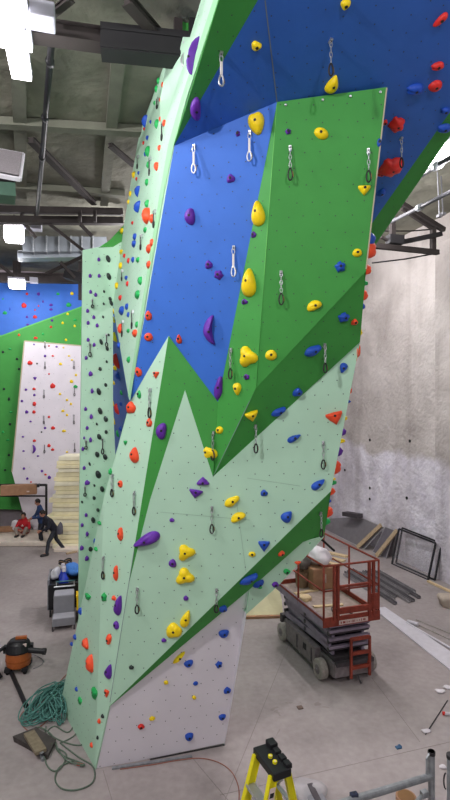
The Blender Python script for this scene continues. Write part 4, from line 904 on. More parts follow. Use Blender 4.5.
mb = MB(); mb.tube([VQ(.2, -.1, .44), VQ(.36, -.14, .43), VQ(.52, -.18, .42)], .055, BLACK, 12); mb.tube([VQ(.50, -.175, .42), VQ(.56, -.19, .42)], .065, BLACK, 12); mb.build('nozzle', vac)
a, b_ = G(10, 672), G(25.5, 707); mb = MB(); mb.tube([a+UP*.045, b_+UP*.045], .04, BLACK, 12); mb.tube([b_+UP*.045, b_+UP*.045+(b_-a).normalized()*.05], .046, RUBBER, 12); one(mb, 'vacuum_wand', 'black vacuum wand lying on the floor in front of the vacuum', 'pipe')
mb = MB(); pts = [G(33+9*math.cos(a)+1.5*math.cos(3*a), 662+7*math.sin(a))+UP*.008 for a in [2.6+5.2*i/30 for i in range(31)]]; mb.tube(pts, .007, GREYP, 6); mb.build('power_cord', vac, True)

# ------------------------------------------------------------------ ropes on the floor
def floor_curve(mb, pts, r, m, z=.012, n=6, sub=8):
    P3 = [G(x, y)+UP*z for x, y in pts]; out = []
    for i in range(len(P3)-1):
        p0, p1, p2, p3 = P3[max(i-1, 0)], P3[i], P3[i+1], P3[min(i+2, len(P3)-1)]
        for k in range(sub):
            t = k/sub; out.append(.5*((2*p1)+(p2-p0)*t+(2*p0-5*p1+4*p2-p3)*t*t+(3*p1-p0-3*p2+p3)*t**3))
    mb.tube(out+[P3[-1]], r, m, n)
mb = MB(); r_ = random.Random(21)
cR = G(51, 706)
for i in range(36):
    # long bights laid over each other, running from the wall towards lower left
    ang = math.radians(82+r_.uniform(-14, 14)); c = cR+Vector((r_.uniform(-.14, .14), r_.uniform(-.12, .12), 0)); la, lb_ = r_.uniform(.36, .62), r_.uniform(.08, .21); z0 = .02+.30*(i/36)*r_.uniform(.6, 1)
    pts = []
    for k in range(28):
        t = 2*math.pi*k/28; x, y = la*math.cos(t), lb_*math.sin(t)*(1-.25*math.cos(t)); q = c+Vector((x*math.cos(ang)-y*math.sin(ang), x*math.sin(ang)+y*math.cos(ang), 0))
        fall = max(0, 1-((x/.85)**2)); pts.append(Vector((q.x, q.y, max(.014, z0*fall+.012*math.sin(3*t+i)))))
    mb.tube(pts, .0105, TEAL, 6, True)
for i in range(10):
    c = G(57, 716)+Vector((r_.uniform(-.10, .04), r_.uniform(-.15, .10), 0)); la, lb_ = r_.uniform(.20, .36), r_.uniform(.05, .11); ang = math.radians(120+r_.uniform(-10, 10)); pts = []
    for k in range(24):
        t = 2*math.pi*k/24; x, y = la*math.cos(t), lb_*math.sin(t); pts.append(c+Vector((x*math.cos(ang)-y*math.sin(ang), x*math.sin(ang)+y*math.cos(ang), max(.014, (.10+.03*i)*(1-(x/.4)**2)+.01*math.sin(3*t+i)))))
    mb.tube(pts, .0105, TEAL, 6, True)
one(mb, 'rope_pile', 'heap of teal climbing rope against the tower base', 'rope', smooth=True)
mb = MB()
floor_curve(mb, [(84, 690), (87, 704), (76, 722), (68, 733), (55, 727), (48, 733), (62, 742), (80, 746), (88, 738), (82, 730), (72, 738), (60, 744)], .011, SAGE)
floor_curve(mb, [(46, 728), (44, 745), (46, 765), (54, 773), (62, 768), (66, 756), (56, 750), (64, 758), (84, 766), (80, 768)], .011, SAGE, .03)
floor_curve(mb, [(60, 744), (78, 758), (93, 768), (93, 783), (78, 791), (62, 790), (55, 780), (60, 768), (74, 762)], .011, SAGE, .02)
floor_curve(mb, [(30, 733), (40, 730), (52, 738), (58, 752), (68, 764), (85, 768)], .011, SAGE, .045)
one(mb, 'rope_coil', 'loose grey-green rope loops on the floor at the tower corner', 'rope', smooth=True)
mb = MB(); floor_curve(mb, [(70, 672), (60, 682), (40, 708), (24, 712), (20, 722), (30, 732), (42, 726), (50, 718)], .008, CORDR); one(mb, 'rust_cord', 'thin rust coloured cord around the teal rope heap', 'cord', smooth=True)
mb = MB(); mb.tube([G(77, 766)+UP*.03, G(83, 767)+UP*.03], .02, mat('red_plug', (170, 70, 50), .5), 8); one(mb, 'red_plug', 'small red plug lying on the grey-green rope loops', 'plug')
mb = MB(); floor_curve(mb, [(120, 770), (152, 765.5), (178, 761), (200, 759), (218, 763), (231, 772), (238, 786), (239, 800), (236, 815)], .007, CORDR); one(mb, 'extension_cord', 'thin brown cord along the front of the white base', 'cord', smooth=True)
# dark metal tray with a timber block on it
q = [G(14, 742), G(36, 733), G(55, 745), G(47, 760)]; tray = MB(); n4 = len(q)
tray.add([p+UP*.004 for p in q]+[p+UP*.09+(p-G(38, 746))*.06 for p in q], [(0, 1, 2, 3)]+[(i, (i+1) % 4, 4+(i+1) % 4, 4+i) for i in range(4)]+[(4, 5, 6, 7)], mat('dark_tray', (74, 68, 66), .6, .3, noise=.2))
one(tray, 'metal_tray', 'dark metal tray on the floor by the rope loops', 'tray')
a, b_ = AT(29, 733, .12), AT(41, 752, .12); mb = MB(); mb.bar(a, b_, .17, .05, mat('worn_wood', (128, 116, 96), .8, noise=.2, scale=14)); mb.bar(b_+UP*.0, b_+(b_-a).normalized()*.012-UP*.02, .05, .10, GALV); one(mb, 'timber_block', 'worn timber block lying across the dark metal tray', 'block')
mb = MB(); a, b_ = AT(41, 752, .04), AT(43, 760, .03); mb.tube([a, b_], .03, GALV, 8); one(mb, 'steel_stub', 'short steel stub at the end of the timber block', 'pipe')
# metal bar along the base
mb = MB(); mb.bar(G(112, 769)+UP*.012, G(192, 757)+UP*.012, .05, .02, GALV); one(mb, 'steel_strip', 'silver steel strip along the foot of the white base', 'strip')
mb = MB(); mb.bar(G(150, 760)+UP*.008, G(225, 745)+UP*.008, .022, .012, DKSTEEL); one(mb, 'gap_shade_strip', 'dark strip drawn for the shadowed gap under the right foot of the white base', 'strip')  # dark bar drawn for the shade in the gap under the base

# ------------------------------------------------------------------ tool cart, steps and yellow box
CQ, cx, cy = loc(tuple(G(63.5, 631)), math.radians(15.6))
def cbox(mb, x0, x1, y0, y1, z0, z1, m, r=.12): mb.rbox(CQ((x0+x1)/2, (y0+y1)/2, (z0+z1)/2), cx*(x1-x0)/2, cy*(y1-y0)/2, UP*(z1-z0)/2, m, r)
st_ = empty('step_stool', CQ(0, .1), 'grey two-step platform in front of the tool cart', 'steps')
mb = MB(); cbox(mb, -.27, .27, .0, .36, .12, .30, GREYP); cbox(mb, -.25, .25, .01, .34, .30, .315, GREYL); mb.build('lower_step', st_)
mb = MB(); cbox(mb, -.25, .25, .36, .80, .10, .72, GREYP); cbox(mb, -.23, .23, .37, .78, .72, .735, GREYL); mb.build('upper_step', st_)
for x in (-.25, .25):
    mb = MB(); cbox(mb, x-.02, x+.02, .02, .06, 0, .13, LIFTDK); mb.build('leg', st_)
cart = empty('tool_cart', CQ(0, 1.3), 'dark open tool cart loaded with blue bottles and cloth', 'cart')
mb = MB(); cbox(mb, -.40, .38, .84, 1.75, .22, .28, BLACK); cbox(mb, -.42, -.38, .84, 1.78, .22, .98, GREYP); cbox(mb, .36, .40, .84, 1.78, .22, .95, LIFTDK); cbox(mb, -.40, .38, .84, .88, .22, .86, BLACK); cbox(mb, -.40, .38, 1.74, 1.78, .22, .98, GREYP); mb.build('bin', cart)
mb = MB(); mb.tube([CQ(-.26, .83, .80), CQ(.26, .83, .80)], .02, STEEL, 8); mb.tube([CQ(-.2, .83, .93), CQ(.26, .83, .93)], .015, mat('teal_handle', (60, 110, 116), .5), 8); mb.bar(CQ(-.2, .83, .93), CQ(-.2, .85, .80), .02, .02, STEEL); mb.bar(CQ(.24, .83, .93), CQ(.24, .85, .80), .02, .02, STEEL); mb.build('handle', cart)
for x in (-.35, .33):
    for y in (.95, 1.65):
        mb = MB(); mb.lathe(CQ(x-.02, y, .09), cx, [(.04, -.001), (.09, 0), (.09, .04), (.04, .041)], RUBBER, 16); mb.bar(CQ(x, y, .09), CQ(x, y, .23), .03, .05, GALV, up=cx); mb.build('caster', cart)
def bottle(x, y, z, r, h, m, cap, lb):
    b = empty('spray_bottle', CQ(x, y, z), lb, 'bottle', 'bottles in the tool cart')
    mb = MB(); mb.lathe(CQ(x, y, z), UP, [(r*.9, 0), (r, .02), (r, h*.62), (r*.4, h*.8), (r*.35, h*.86)], m, 18); mb.build('body', b)
    mb = MB(); mb.lathe(CQ(x, y, z+h*.86), UP, [(r*.45, 0), (r*.45, h*.14)], cap, 12); mb.build('cap', b)
bottle(-.02, 1.02, .42, .12, .82, BLUEP, PLASTIC, 'tall blue bottle with a white cap at the front of the tool cart')
bottle(-.05, 1.30, .42, .11, .82, BLUEP, PLASTIC, 'blue bottle right behind the front one in the tool cart')
mb = bagmesh(CQ(.20, 1.50, 1.00), .24, .28, .17, BLUEC, 3); one(mb, 'blue_cloth', 'pale blue cloth heaped on the right of the tool cart', 'cloth', smooth=True)
mb = MB(); mb.rbox(CQ(.2, 1.2, .68), cx*.15, cy*.12, UP*.10, mat('grey_green_case', (84, 88, 82), .7), .2); mb.bar(CQ(.08, 1.2, .80), CQ(.32, 1.2, .80), .03, .03, BLACK); one(mb, 'tool_case', 'dark grey tool case beside the blue bottles in the cart', 'case')
mb = bagmesh(CQ(-.25, 1.5, .92), .12, .17, .16, mat('white_rag', (206, 206, 212), .9), 6); one(mb, 'white_rag', 'white rag at the back left of the tool cart', 'rag', smooth=True)
mb = bagmesh(CQ(-.25, 1.05, .50), .12, .16, .24, mat('dark_bag', (40, 36, 38), .8), 7); one(mb, 'dark_bag', 'dark bag at the front left inside the tool cart', 'bag', smooth=True)
mb = MB()
for k_ in range(3): mb.tube([CQ(.0+.16*math.cos(a), 1.62+.08*math.sin(a), 1.16+.03*k_+.04*math.sin(2*a)) for a in [2*math.pi*i/18 for i in range(18)]], .02, (BLACK, TANB, BLACK)[k_], 6, True)
one(mb, 'cable_coil', 'black and tan cable coil on top of the tool cart', 'cable', smooth=True)
yb = empty('yellow_box', CQ(.38, .45), 'yellow plastic box squeezed between the steps and the tower', 'box')
mb = MB(); cbox(mb, .30, .56, .40, .72, .30, .66, YELP); cbox(mb, .29, .57, .39, .73, .62, .68, YELP); mb.build('box_body', yb)
mb = MB(); cbox(mb, .30, .56, .38, .74, 0.0, .29, mat('dark_crate', (52, 48, 46), .7)); one(mb, 'dark_crate', 'dark crate under the yellow plastic box', 'crate')

# ------------------------------------------------------------------ far end: mats, people, box on a stand
base_y = 21.2
def slab(mb, x0, x1, y0, y1, z0, z1, m, r=.35): mb.rbox(((x0+x1)/2, (y0+y1)/2, (z0+z1)/2), ((x1-x0)/2, 0, 0), (0, (y1-y0)/2, 0), (0, 0, (z1-z0)/2), m, r)
lay = [(-6.62+(.42*max(0, i-9)/12), .15) for i in range(22)]
z = .0; r_ = random.Random(2)
nl = len(lay)
for i, (x0, t) in enumerate(lay):
    t *= r_.uniform(.8, 1.2); x0 += r_.uniform(-.16, .14)
    mb = MB(); y0 = 19.62+r_.uniform(-.08, .08); slab(mb, x0, -5.2+r_.uniform(-.1, .1), y0, y0+1.1, z+.003, z+t*.94, CREAM if i % 3 else CREAM2, .28)
    fl_ = mb.v
    for k_, p in enumerate(fl_): p.z += .012*math.sin(p.x*2.3)*(1 if i else 0)
    w_ = 'bottom one' if i == 0 else 'top one' if i == nl-1 else f'{ordw(i)} from the floor'
    one(mb, 'foam_sheet', f'cream foam sheet in the tall stack beside the rear wall, {w_}', 'foam sheet', 'stacked cream foam sheets'); z += t
mb = MB(); slab(mb, -11.0, -6.3, 19.85, 21.7, .002, .20, MATCL, .5); slab(mb, -6.3, -5.35, 19.1, 19.55, .002, .12, MATCL, .4)
fm = mb; one(fm, 'floor_mat', 'thick cream crash mat on the floor under the seated person', 'mat', smooth=False)
mb = MB(); mb.bar(Vector((-5.75, 18.85, .03)), Vector((-5.45, 19.1, .04)), .10, .05, WOOD); one(mb, 'wooden_batten', 'wooden batten on the floor in front of the foam stack', 'plank')
# brown box lying on a tall stand
sd = empty('metal_stand', P(30, 545, 20.6), 'tall dark metal stand carrying the long brown box', 'stand')
def post(px, y0, y1, d): mb = MB(); mb.bar(P(px, y0, d), P(px, y1, d), .09, .09, DKSTEEL, up=VY); mb.build('post', sd)
yb_ = 400+F*H/21.3
post(46.3, 484.5, yb_, 21.3); post(-8, 484.5, yb_, 21.3)
mb = MB(); mb.bar(P(-8, 485, 21.3), P(46.5, 485, 21.3), .09, .09, DKSTEEL); mb.bar(P(-8, 496, 20.95), P(46.5, 496, 20.95), .06, .06, DKSTEEL); mb.bar(P(46, 496, 20.92), P(46, 496, 21.3), .06, .06, DKSTEEL); mb.bar(P(-7.5, 496, 20.92), P(-7.5, 496, 21.3), .06, .06, DKSTEEL); mb.build('crossbar', sd)
mb = MB(); mb.rbox(P(37, 485.5, 21.1), UX*.1, VY*.12, UP*.06, BLACK); mb.build('clamp', sd)
cb_ = empty('cardboard_roll', P(20, 490, 20.3), 'long brown cardboard box resting high on the metal stand', 'box')
mb = MB(); mb.rbox(P(19, 489.6, 20.95), UX*.68, VY*.16, UP*.20, CARD, .08); mb.build('box_body', cb_)
mb = MB(); mb.rbox(P(13, 492.2, 20.78), UX*.05, VY*.005, UP*.025, LABELW); mb.rbox(P(28, 491.5, 20.85), UX*.05, VY*.005, UP*.025, LABELW); mb.build('sticker', cb_)
mb = MB(); q = P(7, 530, 21.3); mb.rbox(Vector((q.x, q.y, .32)), UX*.55, VY*.12, UP*.10, CARD, .1); one(mb, 'flat_carton', 'flattened brown carton behind the seated person', 'carton')
one(bagmesh(Vector((-8.6, 21.35, .42)), .20, .14, .24, BAGW, 14), 'white_plastic_bag', 'white plastic bag behind the seated person on the mat', 'bag', smooth=True)
one(bagmesh(Vector((-7.5, 21.2, .38)), .13, .12, .2, BAGW, 15), 'white_plastic_bag', 'small white plastic bag between the seated and standing people', 'bag', smooth=True)

# ------------------------------------------------------------------ right wall debris
stack_dir = (G(418, 606)-G(352, 566)).normalized(); sp_ = Vector((stack_dir.y, -stack_dir.x, 0))
s0 = G(382, 588)
labs = ['nearest the lift', 'second from the lift', 'third from the lift', 'fourth from the lift', 'fifth from the lift', 'sixth from the lift', 'seventh from the lift', 'eighth from the lift', 'farthest from the lift']
r_ = random.Random(31)
for i in range(9):
    off = (4.5-i)*.15; L1_, L2_ = 1.55+r_.uniform(-.3, .3), 1.05+r_.uniform(-.3, .35)-.05*abs(i-4)
    a = s0-stack_dir*L1_+sp_*off*-1; b_ = s0+stack_dir*L2_+sp_*off*-1; z0 = .05
    mb = MB(); m = mat('steel_section_a', (112, 108, 112), .5, .3, noise=.2) if i % 2 else mat('steel_section_b', (146, 142, 144), .45, .3, noise=.2)
    mb.bar(a+UP*.02, b_+UP*.02, .10, .015, m); mb.bar(a+UP*.05+sp_*.045, b_+UP*.05+sp_*.045, .012, .07, m); mb.bar(a+UP*.05-sp_*.045, b_+UP*.05-sp_*.045, .012, .07, m)
    one(mb, 'steel_channel', f'dark steel channel in the pile on the floor by the wall, {labs[i]}', 'steel channel', 'steel channels piled on the floor')
def quad_panel(name, q, m, lab, cat, th=.03, fm=None, fw=.05, group=None):
    n = (q[1]-q[0]).cross(q[3]-q[0]).normalized(); r = empty(name, min(q, key=lambda p: p.z), lab, cat, group)
    mb = MB(); mb.add([p+n*.005 for p in q]+[p-n*.005 for p in q], [(0, 1, 2, 3), (7, 6, 5, 4)]+[(i, (i+1) % 4, 4+(i+1) % 4, 4+i) for i in range(4)], m); mb.build('sheet', r)
    if fm:
        mb = MB()
        for i in range(4): mb.bar(q[i], q[(i+1) % 4], fw, fw*.8, fm, up=n)
        c1, c2 = q[0].lerp(q[1], .5), q[3].lerp(q[2], .5); mb.build('frame', r)
    return r
def lean(px, py_b, h, run=.35):   # foot on the floor at pixel, top leaning to the wall by height h
    b_ = G(px, py_b); return b_, b_+UP*h+wn*run
b1, b2 = G(318, 549), G(378, 559)
w1, w2 = G(392, 564), G(428, 580)
f1, t1 = w1, w1+UP*1.18+wn*.28; f2, t2 = w2, w2+UP*1.12+wn*.28
quad_panel('wire_frame_panel', [f1, f2, t2, t1], MESHC, 'dark framed see-through panel leaning on the concrete wall, right of the planks', 'panel', fm=FRAME, fw=.055)
o2_ = wn*.16+UP*.03
quad_panel('wire_frame_panel', [f1+o2_, f2+o2_+wd*-.12, t2+o2_*.8+wd*-.12, t1+o2_*.8], MESHC, 'second dark framed panel right behind the right-hand one', 'panel', fm=FRAME, fw=.05)
def WP(px, py, off): 
    q = RW(px, py=py, off=off); q.z = max(q.z, .012); return q
def sheet_poly(pts, m, lab):
    nn_ = (pts[1]-pts[0]).cross(pts[-1]-pts[0]).normalized(); k = len(pts); mb = MB()
    mb.add([p+nn_*.008 for p in pts]+[p-nn_*.008 for p in pts], [tuple(range(k)), tuple(range(k, 2*k))[::-1]]+[(i, (i+1) % k, k+(i+1) % k, k+i) for i in range(k)], m)
    r = empty('grey_sheet', min(pts, key=lambda p: p.z), lab, 'sheet'); mb.build('sheet', r)
    mb = MB()
    for i in range(k): mb.bar(pts[i], pts[(i+1) % k], .02, .025, mat('grey_sheet_edge', (164, 160, 162), .6), up=nn_)
    mb.build('edge_trim', r)
sheet_poly([WP(318, 552, .62), WP(377, 565, .55), WP(387, 527, .14), WP(361, 516.5, .12), WP(320, 533, .40)], MESHG, 'large translucent grey sheet leaning on the concrete wall behind the lift')
sheet_poly([WP(383, 564, .42), WP(396, 569, .40), WP(397, 530, .10), WP(388, 527, .10)], mat('slate_sheet', (104, 100, 108), .7, noise=.1), 'dark grey sheet leaning between the two planks by the wall')
for (a, c, o1, o2, lb) in (((373.5, 560), (386, 524.5), .70, .20, 'pale plank leaning on the concrete wall, left of the two'), ((391, 569), (401, 530), .60, .16, 'pale plank leaning on the concrete wall, right of the two')):
    mb = MB(); mb.bar(WP(*a, o1)+UP*.01, WP(*c, o2), .15, .05, WOOD, up=wn); one(mb, 'plank', lb, 'plank', 'planks leaning on the wall')
mb = MB(); mb.bar(P(345, 513.5, 21), P(360, 516, 20.2), .3, .16, LIFTDK); one(mb, 'dark_mat_roll', 'dark roll on top behind the grey sheet by the wall', 'roll')
mb = MB(); q = G(377, 549.5); mb.box(WP(369, 547, .42), wd*.16, wn*.03, UP*.07, mat('dark_green_patch', (46, 74, 66), .7)); one(mb, 'green_patch', 'small dark green sticker sheet on the grey sheet', 'sticker')
# long white boards and pipes
q = [G(373, 609), G(385, 608), G(464, 662), G(464, 682)]; mb = MB(); mb.add([p+UP*.03 for p in q]+[p+UP*.001 for p in q], [(0, 1, 2, 3), (7, 6, 5, 4)]+[(i, (i+1) % 4, 4+(i+1) % 4, 4+i) for i in range(4)], PLASTIC)
one(mb, 'white_board', 'long white board lying on the floor right of the lift', 'board')
mb = MB(); mb.tube([G(406.5, 624)+UP*.03, G(460, 655)+UP*.03], .028, PLASTIC, 10); one(mb, 'white_pipe', 'long white pipe lying on the floor beyond the white board', 'pipe')
mb = MB(); mb.tube([G(407.5, 623.5)+UP*.05, G(418, 626.5)+UP*.05], .05, PLASTIC, 12); one(mb, 'white_tube', 'short white tube across the end of the long white pipe', 'tube')
for i, (a, c, lb) in enumerate((((411, 622), (450, 640), 'thin grey rod on the floor beyond the white pipe'), ((416, 620), (455, 636), 'second thin grey rod on the floor beyond the white pipe'))):
    mb = MB(); mb.tube([G(*a)+UP*.012, G(*c)+UP*.012], .012, TYRE, 6); one(mb, 'grey_rod', lb, 'rod')
mb = MB(); mb.bar(G(428, 582)+UP*.03, G(460, 597)+UP*.03, .09, .05, LUMBER); one(mb, 'pale_batten', 'pale batten on the floor against the right edge', 'plank')
one(bagmesh(G(447, 606)+UP*.16, .24, .2, .2, mat('beige_bag', (186, 172, 158), .9, bump=.4, bscale=20), 17), 'beige_bag', 'beige lumpy bag on the floor at the right edge', 'bag', smooth=True)
for i, (px, py, s_, lb) in enumerate(((440, 692, .12, 'crumpled white plastic scrap near the right edge, farther one'), (448, 688, .13, 'crumpled white plastic scrap cut by the right edge'), (426, 732, .09, 'flat white scrap under the thin rod'), (443, 768, .07, 'white scrap beside the scaffold post'))):
    one(bagmesh(G(px, py)+UP*.02, s_*.8, s_*.5, .026, BAGW, 40+i), 'plastic_scrap', lb, 'scrap', smooth=True)
mb = MB(); mb.tube([G(425.5, 735)+UP*.01, G(447.5, 701)+UP*.01], .009, DKSTEEL, 6); one(mb, 'thin_rod', 'thin dark rod lying diagonally on the floor at right', 'rod')
mb = MB(); mb.tube([G(443, 715)+UP*.03, G(455, 716)+UP*.03], .028, PLASTIC, 10); mb.tube([G(442.5, 714.9)+UP*.03, G(445, 715.1)+UP*.03], .03, HC['red'], 10); one(mb, 'marker_tube', 'white tube with a red end at the right edge', 'tube')
mb = MB(); q = G(398.5, 748); mb.rbox(q+UP*.012, UX*.045, VY*.03, UP*.012, TAPE, .3); mb.rbox(q+UX*.04+VY*.02+UP*.014, UX*.02, VY*.03, UP*.01, TAPE, .3); one(mb, 'blue_scrap', 'small blue tape scrap alone on the floor', 'scrap')
mb = MB(); q = G(300, 708); mb.rbox(q+UP*.01, UX*.05, VY*.045, UP*.012, mat('brown_scrap', (116, 98, 90), .9), .4); one(mb, 'brown_scrap', 'small brown scrap on the floor in front of the lift', 'scrap')
sheet = bagmesh(G(308, 796)+UP*.07, .24, .26, .1, mat('clear_plastic', (212, 208, 212), .35, alpha=.4, bump=.5, bscale=9), 50); one(sheet, 'plastic_sheet', 'crumpled clear plastic sheet on the floor behind the ladder', 'plastic sheet', smooth=True)
mb = MB(); q = G(316, 806); mb.rbox(q+UP*.07, UX*.12, VY*.16, UP*.06, GREYP, .3); mb.bar(q+UP*.12-VY*.1, q+UP*.16+VY*.2, .08, .03, LIFTDK); one(mb, 'grey_tool', 'grey tool lying beside the clear plastic sheet', 'tool')

# ------------------------------------------------------------------ people (one continuous body each, clothes as children)
def caps(mb, a, b, ra, rb, m, n=12):
    a, b = Vector(a), Vector(b); d = (b-a); L = d.length; d = d.normalized()
    ra_, rb_ = ra, rb
    pts = []; rad = []
    for k in range(5): t = -math.pi/2+math.pi/2*k/4; pts.append(a+d*ra*math.sin(t)*.98); rad.append(max(.002, ra*math.cos(t)))
    for k in range(1, 5): pts.append(a.lerp(b, k/5)); rad.append(ra+(rb-ra)*k/5)
    for k in range(5): t = math.pi/2*k/4; pts.append(b+d*rb*math.sin(t)*.98); rad.append(max(.002, rb*math.cos(t)))
    mb.tube(pts, 0, m, n, radii=rad)
def fuse(mb, name, parent, vox, m):
    o = mb.build(name+'_src', None); md = o.modifiers.new('r', 'REMESH'); md.mode = 'VOXEL'; md.voxel_size = vox
    sm = o.modifiers.new('s', 'SMOOTH'); sm.iterations = 4; sm.factor = .5
    dg = bpy.context.evaluated_depsgraph_get(); me = bpy.data.meshes.new_from_object(o.evaluated_get(dg)); me.name = name
    org = Vector(ORG[parent.name]); sh = o.location-org
    for v in me.vertices: v.co += sh
    me.materials.clear(); me.materials.append(m); me.polygons.foreach_set('use_smooth', [True]*len(me.polygons))
    bpy.data.objects.remove(o); r = bpy.data.objects.new(name, me); COL.objects.link(r); r.parent = parent; ORG[r.name] = tuple(org); return r
def hand(mb, w, fwd, pal, side, m):     # wrist, finger direction, palm normal
    fwd, pal = Vector(fwd).normalized(), Vector(pal).normalized(); lat = fwd.cross(pal).normalized()*side
    caps(mb, w, w+fwd*.075, .026, .032, m); caps(mb, w+lat*.015, w+fwd*.08+lat*.025, .018, .016, m); caps(mb, w-lat*.015, w+fwd*.08-lat*.025, .018, .016, m)
    for k, l in enumerate((.068, .076, .07, .055)):
        b = w+fwd*.085+lat*(.036-.024*k); mid = b+fwd*l*.55+pal*l*.12; tip = mid+fwd*l*.3+pal*l*.4; caps(mb, b, mid, .0095, .009, m, 8); caps(mb, mid, tip, .009, .008, m, 8)
    b = w+fwd*.03+lat*.03; mid = b+fwd*.03+lat*.035+pal*.01; caps(mb, b, mid, .012, .011, m, 8); caps(mb, mid, mid+fwd*.03+pal*.012, .011, .009, m, 8)
def person(o, yaw, J, top, bottom, lab, hood=False, extra=None):
    Q, qx, qy = loc(tuple(o), yaw)         # local: x = the person's left/right, -y = the way they face
    W_ = {k: Q(*v) for k, v in J.items()}
    root = empty('person', Vector(o), lab, 'person')
    R3 = Matrix((qx, qy, UP)).transposed()
    b = MB(); hd = W_['head']; nk = W_['neck']; up_h = (hd-nk).normalized()
    face = Vector(Q(*J['face']))-Q(0, 0, 0); face = (Vector(J['face'])@Matrix.Identity(3)); face = (qx*J['face'][0]+qy*J['face'][1]+UP*J['face'][2]).normalized()
    lat = up_h.cross(face).normalized(); fw = lat.cross(up_h).normalized()
    hf = Matrix((lat, fw, up_h)).transposed()
    b.ball(hd, .105, SKIN, .78, .95, 1.12, 16, 12, hf); b.ball(hd+fw*.03-up_h*.06, .07, SKIN, .85, .9, .9, 12, 8, hf)
    caps(b, hd+fw*.098+up_h*.01, hd+fw*.115-up_h*.022, .011, .015, SKIN, 8)                         # nose
    for s_ in (-1, 1): b.ball(hd+lat*.083*s_-up_h*.005, .03, SKIN, .35, .7, 1, 8, 6, hf)             # ears
    b.ball(hd+fw*.088-up_h*.055, .016, SKIN, 1.6, .6, .45, 8, 6, hf)                                 # lips
    caps(b, hd-up_h*.08, nk, .052, .056, SKIN)
    sh = [W_['sh_l'], W_['sh_r']]; hip = [W_['hip_l'], W_['hip_r']]; ch = W_['chest']; pv = (hip[0]+hip[1])/2
    def torso(mb, g):
        caps(mb, sh[0], sh[1], .062*g, .062*g, SKIN); caps(mb, nk, ch, .075*g, .135*g, SKIN)
        for k in (0, 1): caps(mb, sh[k].lerp(ch, .3), pv.lerp(hip[k], .7), .09*g, .105*g, SKIN); caps(mb, ch.lerp(sh[k], .35), pv.lerp(hip[k], .3), .12*g, .12*g, SKIN)
        caps(mb, hip[0], hip[1], .105*g, .105*g, SKIN)
    def arms(mb, g, endt=1.0):
        for k in 'lr':
            e, w_ = W_['el_'+k], W_['wr_'+k]; caps(mb, W_['sh_'+k], e, .055*g, .043*g, SKIN); caps(mb, e, e.lerp(w_, endt), .043*g, .031*g if endt == 1 else .036*g, SKIN)
    def legs(mb, g, endt=1.0):
        for k in 'lr':
            kn, an = W_['kn_'+k], W_['an_'+k]; caps(mb, W_['hip_'+k], kn, .092*g, .058*g, SKIN); caps(mb, kn, kn.lerp(an, endt), .058*g, .04*g if endt == 1 else .052*g, SKIN)
    torso(b, 1); arms(b, 1); legs(b, 1)
    for k, s_ in (('l', 1), ('r', -1)):
        e, w_ = W_['el_'+k], W_['wr_'+k]; f_ = (w_-e).normalized(); hand(b, w_, f_, (UP*-.3-qy*.2-f_*(UP*-.3-qy*.2).dot(f_)), s_, SKIN)
        caps(b, W_['an_'+k], W_['to_'+k], .042, .036, SKIN)
    body = fuse(b, 'body', root, .011, SKIN)
    e_ = MB()
    for s_ in (-1, 1): e_.ball(hd+fw*.092+lat*.033*s_+up_h*.018, .012, LABELW, 1, .6, .8, 8, 6, hf); e_.ball(hd+fw*.0985+lat*.033*s_+up_h*.018, .007, DOT, 1, .5, 1, 8, 6, hf)
    e_.build('eyes', root)
    h_ = MB(); h_.ball(hd-fw*.016+up_h*.028, .108, HAIRM, .86, .98, 1.06, 16, 10, hf)
    h_.v = [p if (p-hd).dot(fw) < .062 or (p-hd).dot(up_h) > .075 else p-fw*((p-hd).dot(fw)-.05) for p in h_.v]
    h_.build('hair', root, True)
    t_ = MB(); torso(t_, 1.2); arms(t_, 1.32, .97)
    if hood: caps(t_, nk-fw*.06+UP*.02-lat*.05, nk-fw*.06+UP*.02+lat*.05, .06, .06, SKIN)
    fuse(t_, 'hoodie' if hood else 'jacket', root, .02, top)
    l_ = MB(); legs(l_, 1.22, .97); caps(l_, hip[0], hip[1], .125, .125, SKIN); caps(l_, pv, pv+(ch-pv).normalized()*.10, .13, .13, SKIN); fuse(l_, 'trousers', root, .02, bottom)
    for k in 'lr':
        s = MB(); a, t = W_['an_'+k], W_['to_'+k]; dn = UP*-.03; caps(s, a+dn-(t-a).normalized()*.03, t+dn*.5, .060, .054, SHOE); s.build('shoe', root, True)
    if extra: extra(root, W_, qx, qy)
    return root
def print_(root, W_, qx, qy):
    q = W_['chest']-qy*.185+UP*-.02; mb = MB()
    mb.box(q, qx*.05, UP*.012+qy*.002, qy*.004, LABELW); mb.box(q+UP*.03, qx*.012, UP*.03, qy*.004, LABELW); tag(mb.build('chest_print', root), 'small white print on the chest')
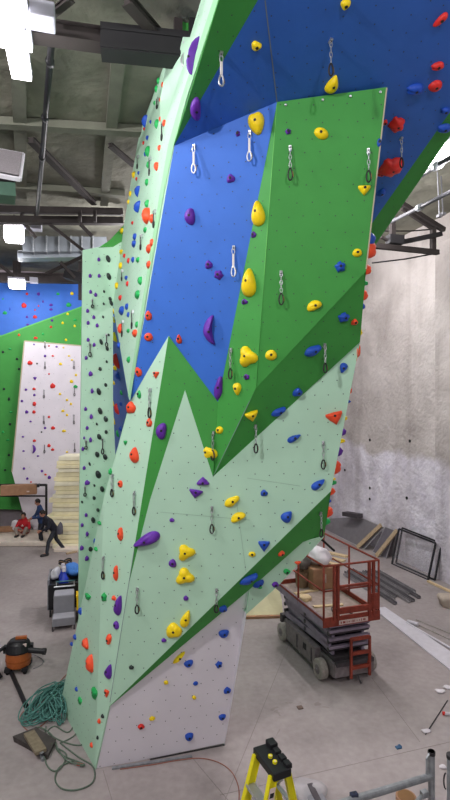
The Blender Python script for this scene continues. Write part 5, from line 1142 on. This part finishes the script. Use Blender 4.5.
person(Vector((-8.12, 21.0, .20)), math.radians(3), dict(head=(0, -.06, .74), neck=(0, -.02, .58), face=(0, -1, -.15), sh_l=(.17, 0, .51), sh_r=(-.17, 0, .51), chest=(0, -.01, .38), hip_l=(.10, .06, .12), hip_r=(-.10, .06, .12),
    el_l=(.27, -.16, .27), el_r=(-.27, -.16, .27), wr_l=(.09, -.32, .22), wr_r=(-.09, -.32, .22), kn_l=(.20, -.36, .30), kn_r=(-.20, -.36, .30), an_l=(.12, -.45, .07), an_r=(-.12, -.45, .07), to_l=(.13, -.60, .05), to_r=(-.13, -.60, .05)),
    REDH, KHAKI, 'person in a red hoodie sitting on the cream mat', True, print_)
person(Vector((-7.12, 20.1, 0)), math.radians(-60), dict(head=(0, -.12, 1.66), neck=(0, -.05, 1.49), face=(0, -1, -.5), sh_l=(.20, -.02, 1.40), sh_r=(-.20, -.02, 1.40), chest=(0, -.02, 1.24), hip_l=(.10, .04, .90), hip_r=(-.10, .04, .90),
    el_l=(.27, -.10, 1.13), el_r=(-.27, -.14, 1.12), wr_l=(.14, -.32, 1.10), wr_r=(-.12, -.34, 1.02), kn_l=(.11, -.02, .48), kn_r=(-.11, -.02, .48), an_l=(.11, .03, .085), an_r=(-.11, .03, .085), to_l=(.13, -.14, .05), to_r=(-.13, -.14, .05)),
    BLUJ, JEAN, 'person in a blue jacket standing with head bowed, behind the bending person')
def satchel(root, W_, qx, qy): pass
bp = person(Vector((-6.28, 18.95, 0)), math.radians(-55), dict(head=(-.02, -.36, 1.50), neck=(-.01, -.27, 1.36), face=(0, -.8, -.6), sh_l=(.21, -.20, 1.30), sh_r=(-.21, -.22, 1.28), chest=(0, -.13, 1.14), hip_l=(.11, .06, .88), hip_r=(-.11, .06, .88),
    el_l=(.28, -.22, 1.02), el_r=(-.27, -.26, 1.00), wr_l=(.10, -.40, .92), wr_r=(-.06, -.44, .90), kn_l=(.16, -.20, .48), kn_r=(-.14, .18, .47), an_l=(.16, -.26, .085), an_r=(-.16, .44, .10), to_l=(.17, -.44, .05), to_r=(-.17, .28, .05)),
    BLKJ, JEAN, 'person in a black jacket and dark trousers bending forward mid-stride')
mb = bagmesh(Vector((-5.98, 18.82, .92)), .10, .14, .24, mat('grey_satchel', (86, 86, 96), .8), 23); one(mb, 'grey_bag', 'grey bag hanging at the hip of the bending person', 'bag', smooth=True)
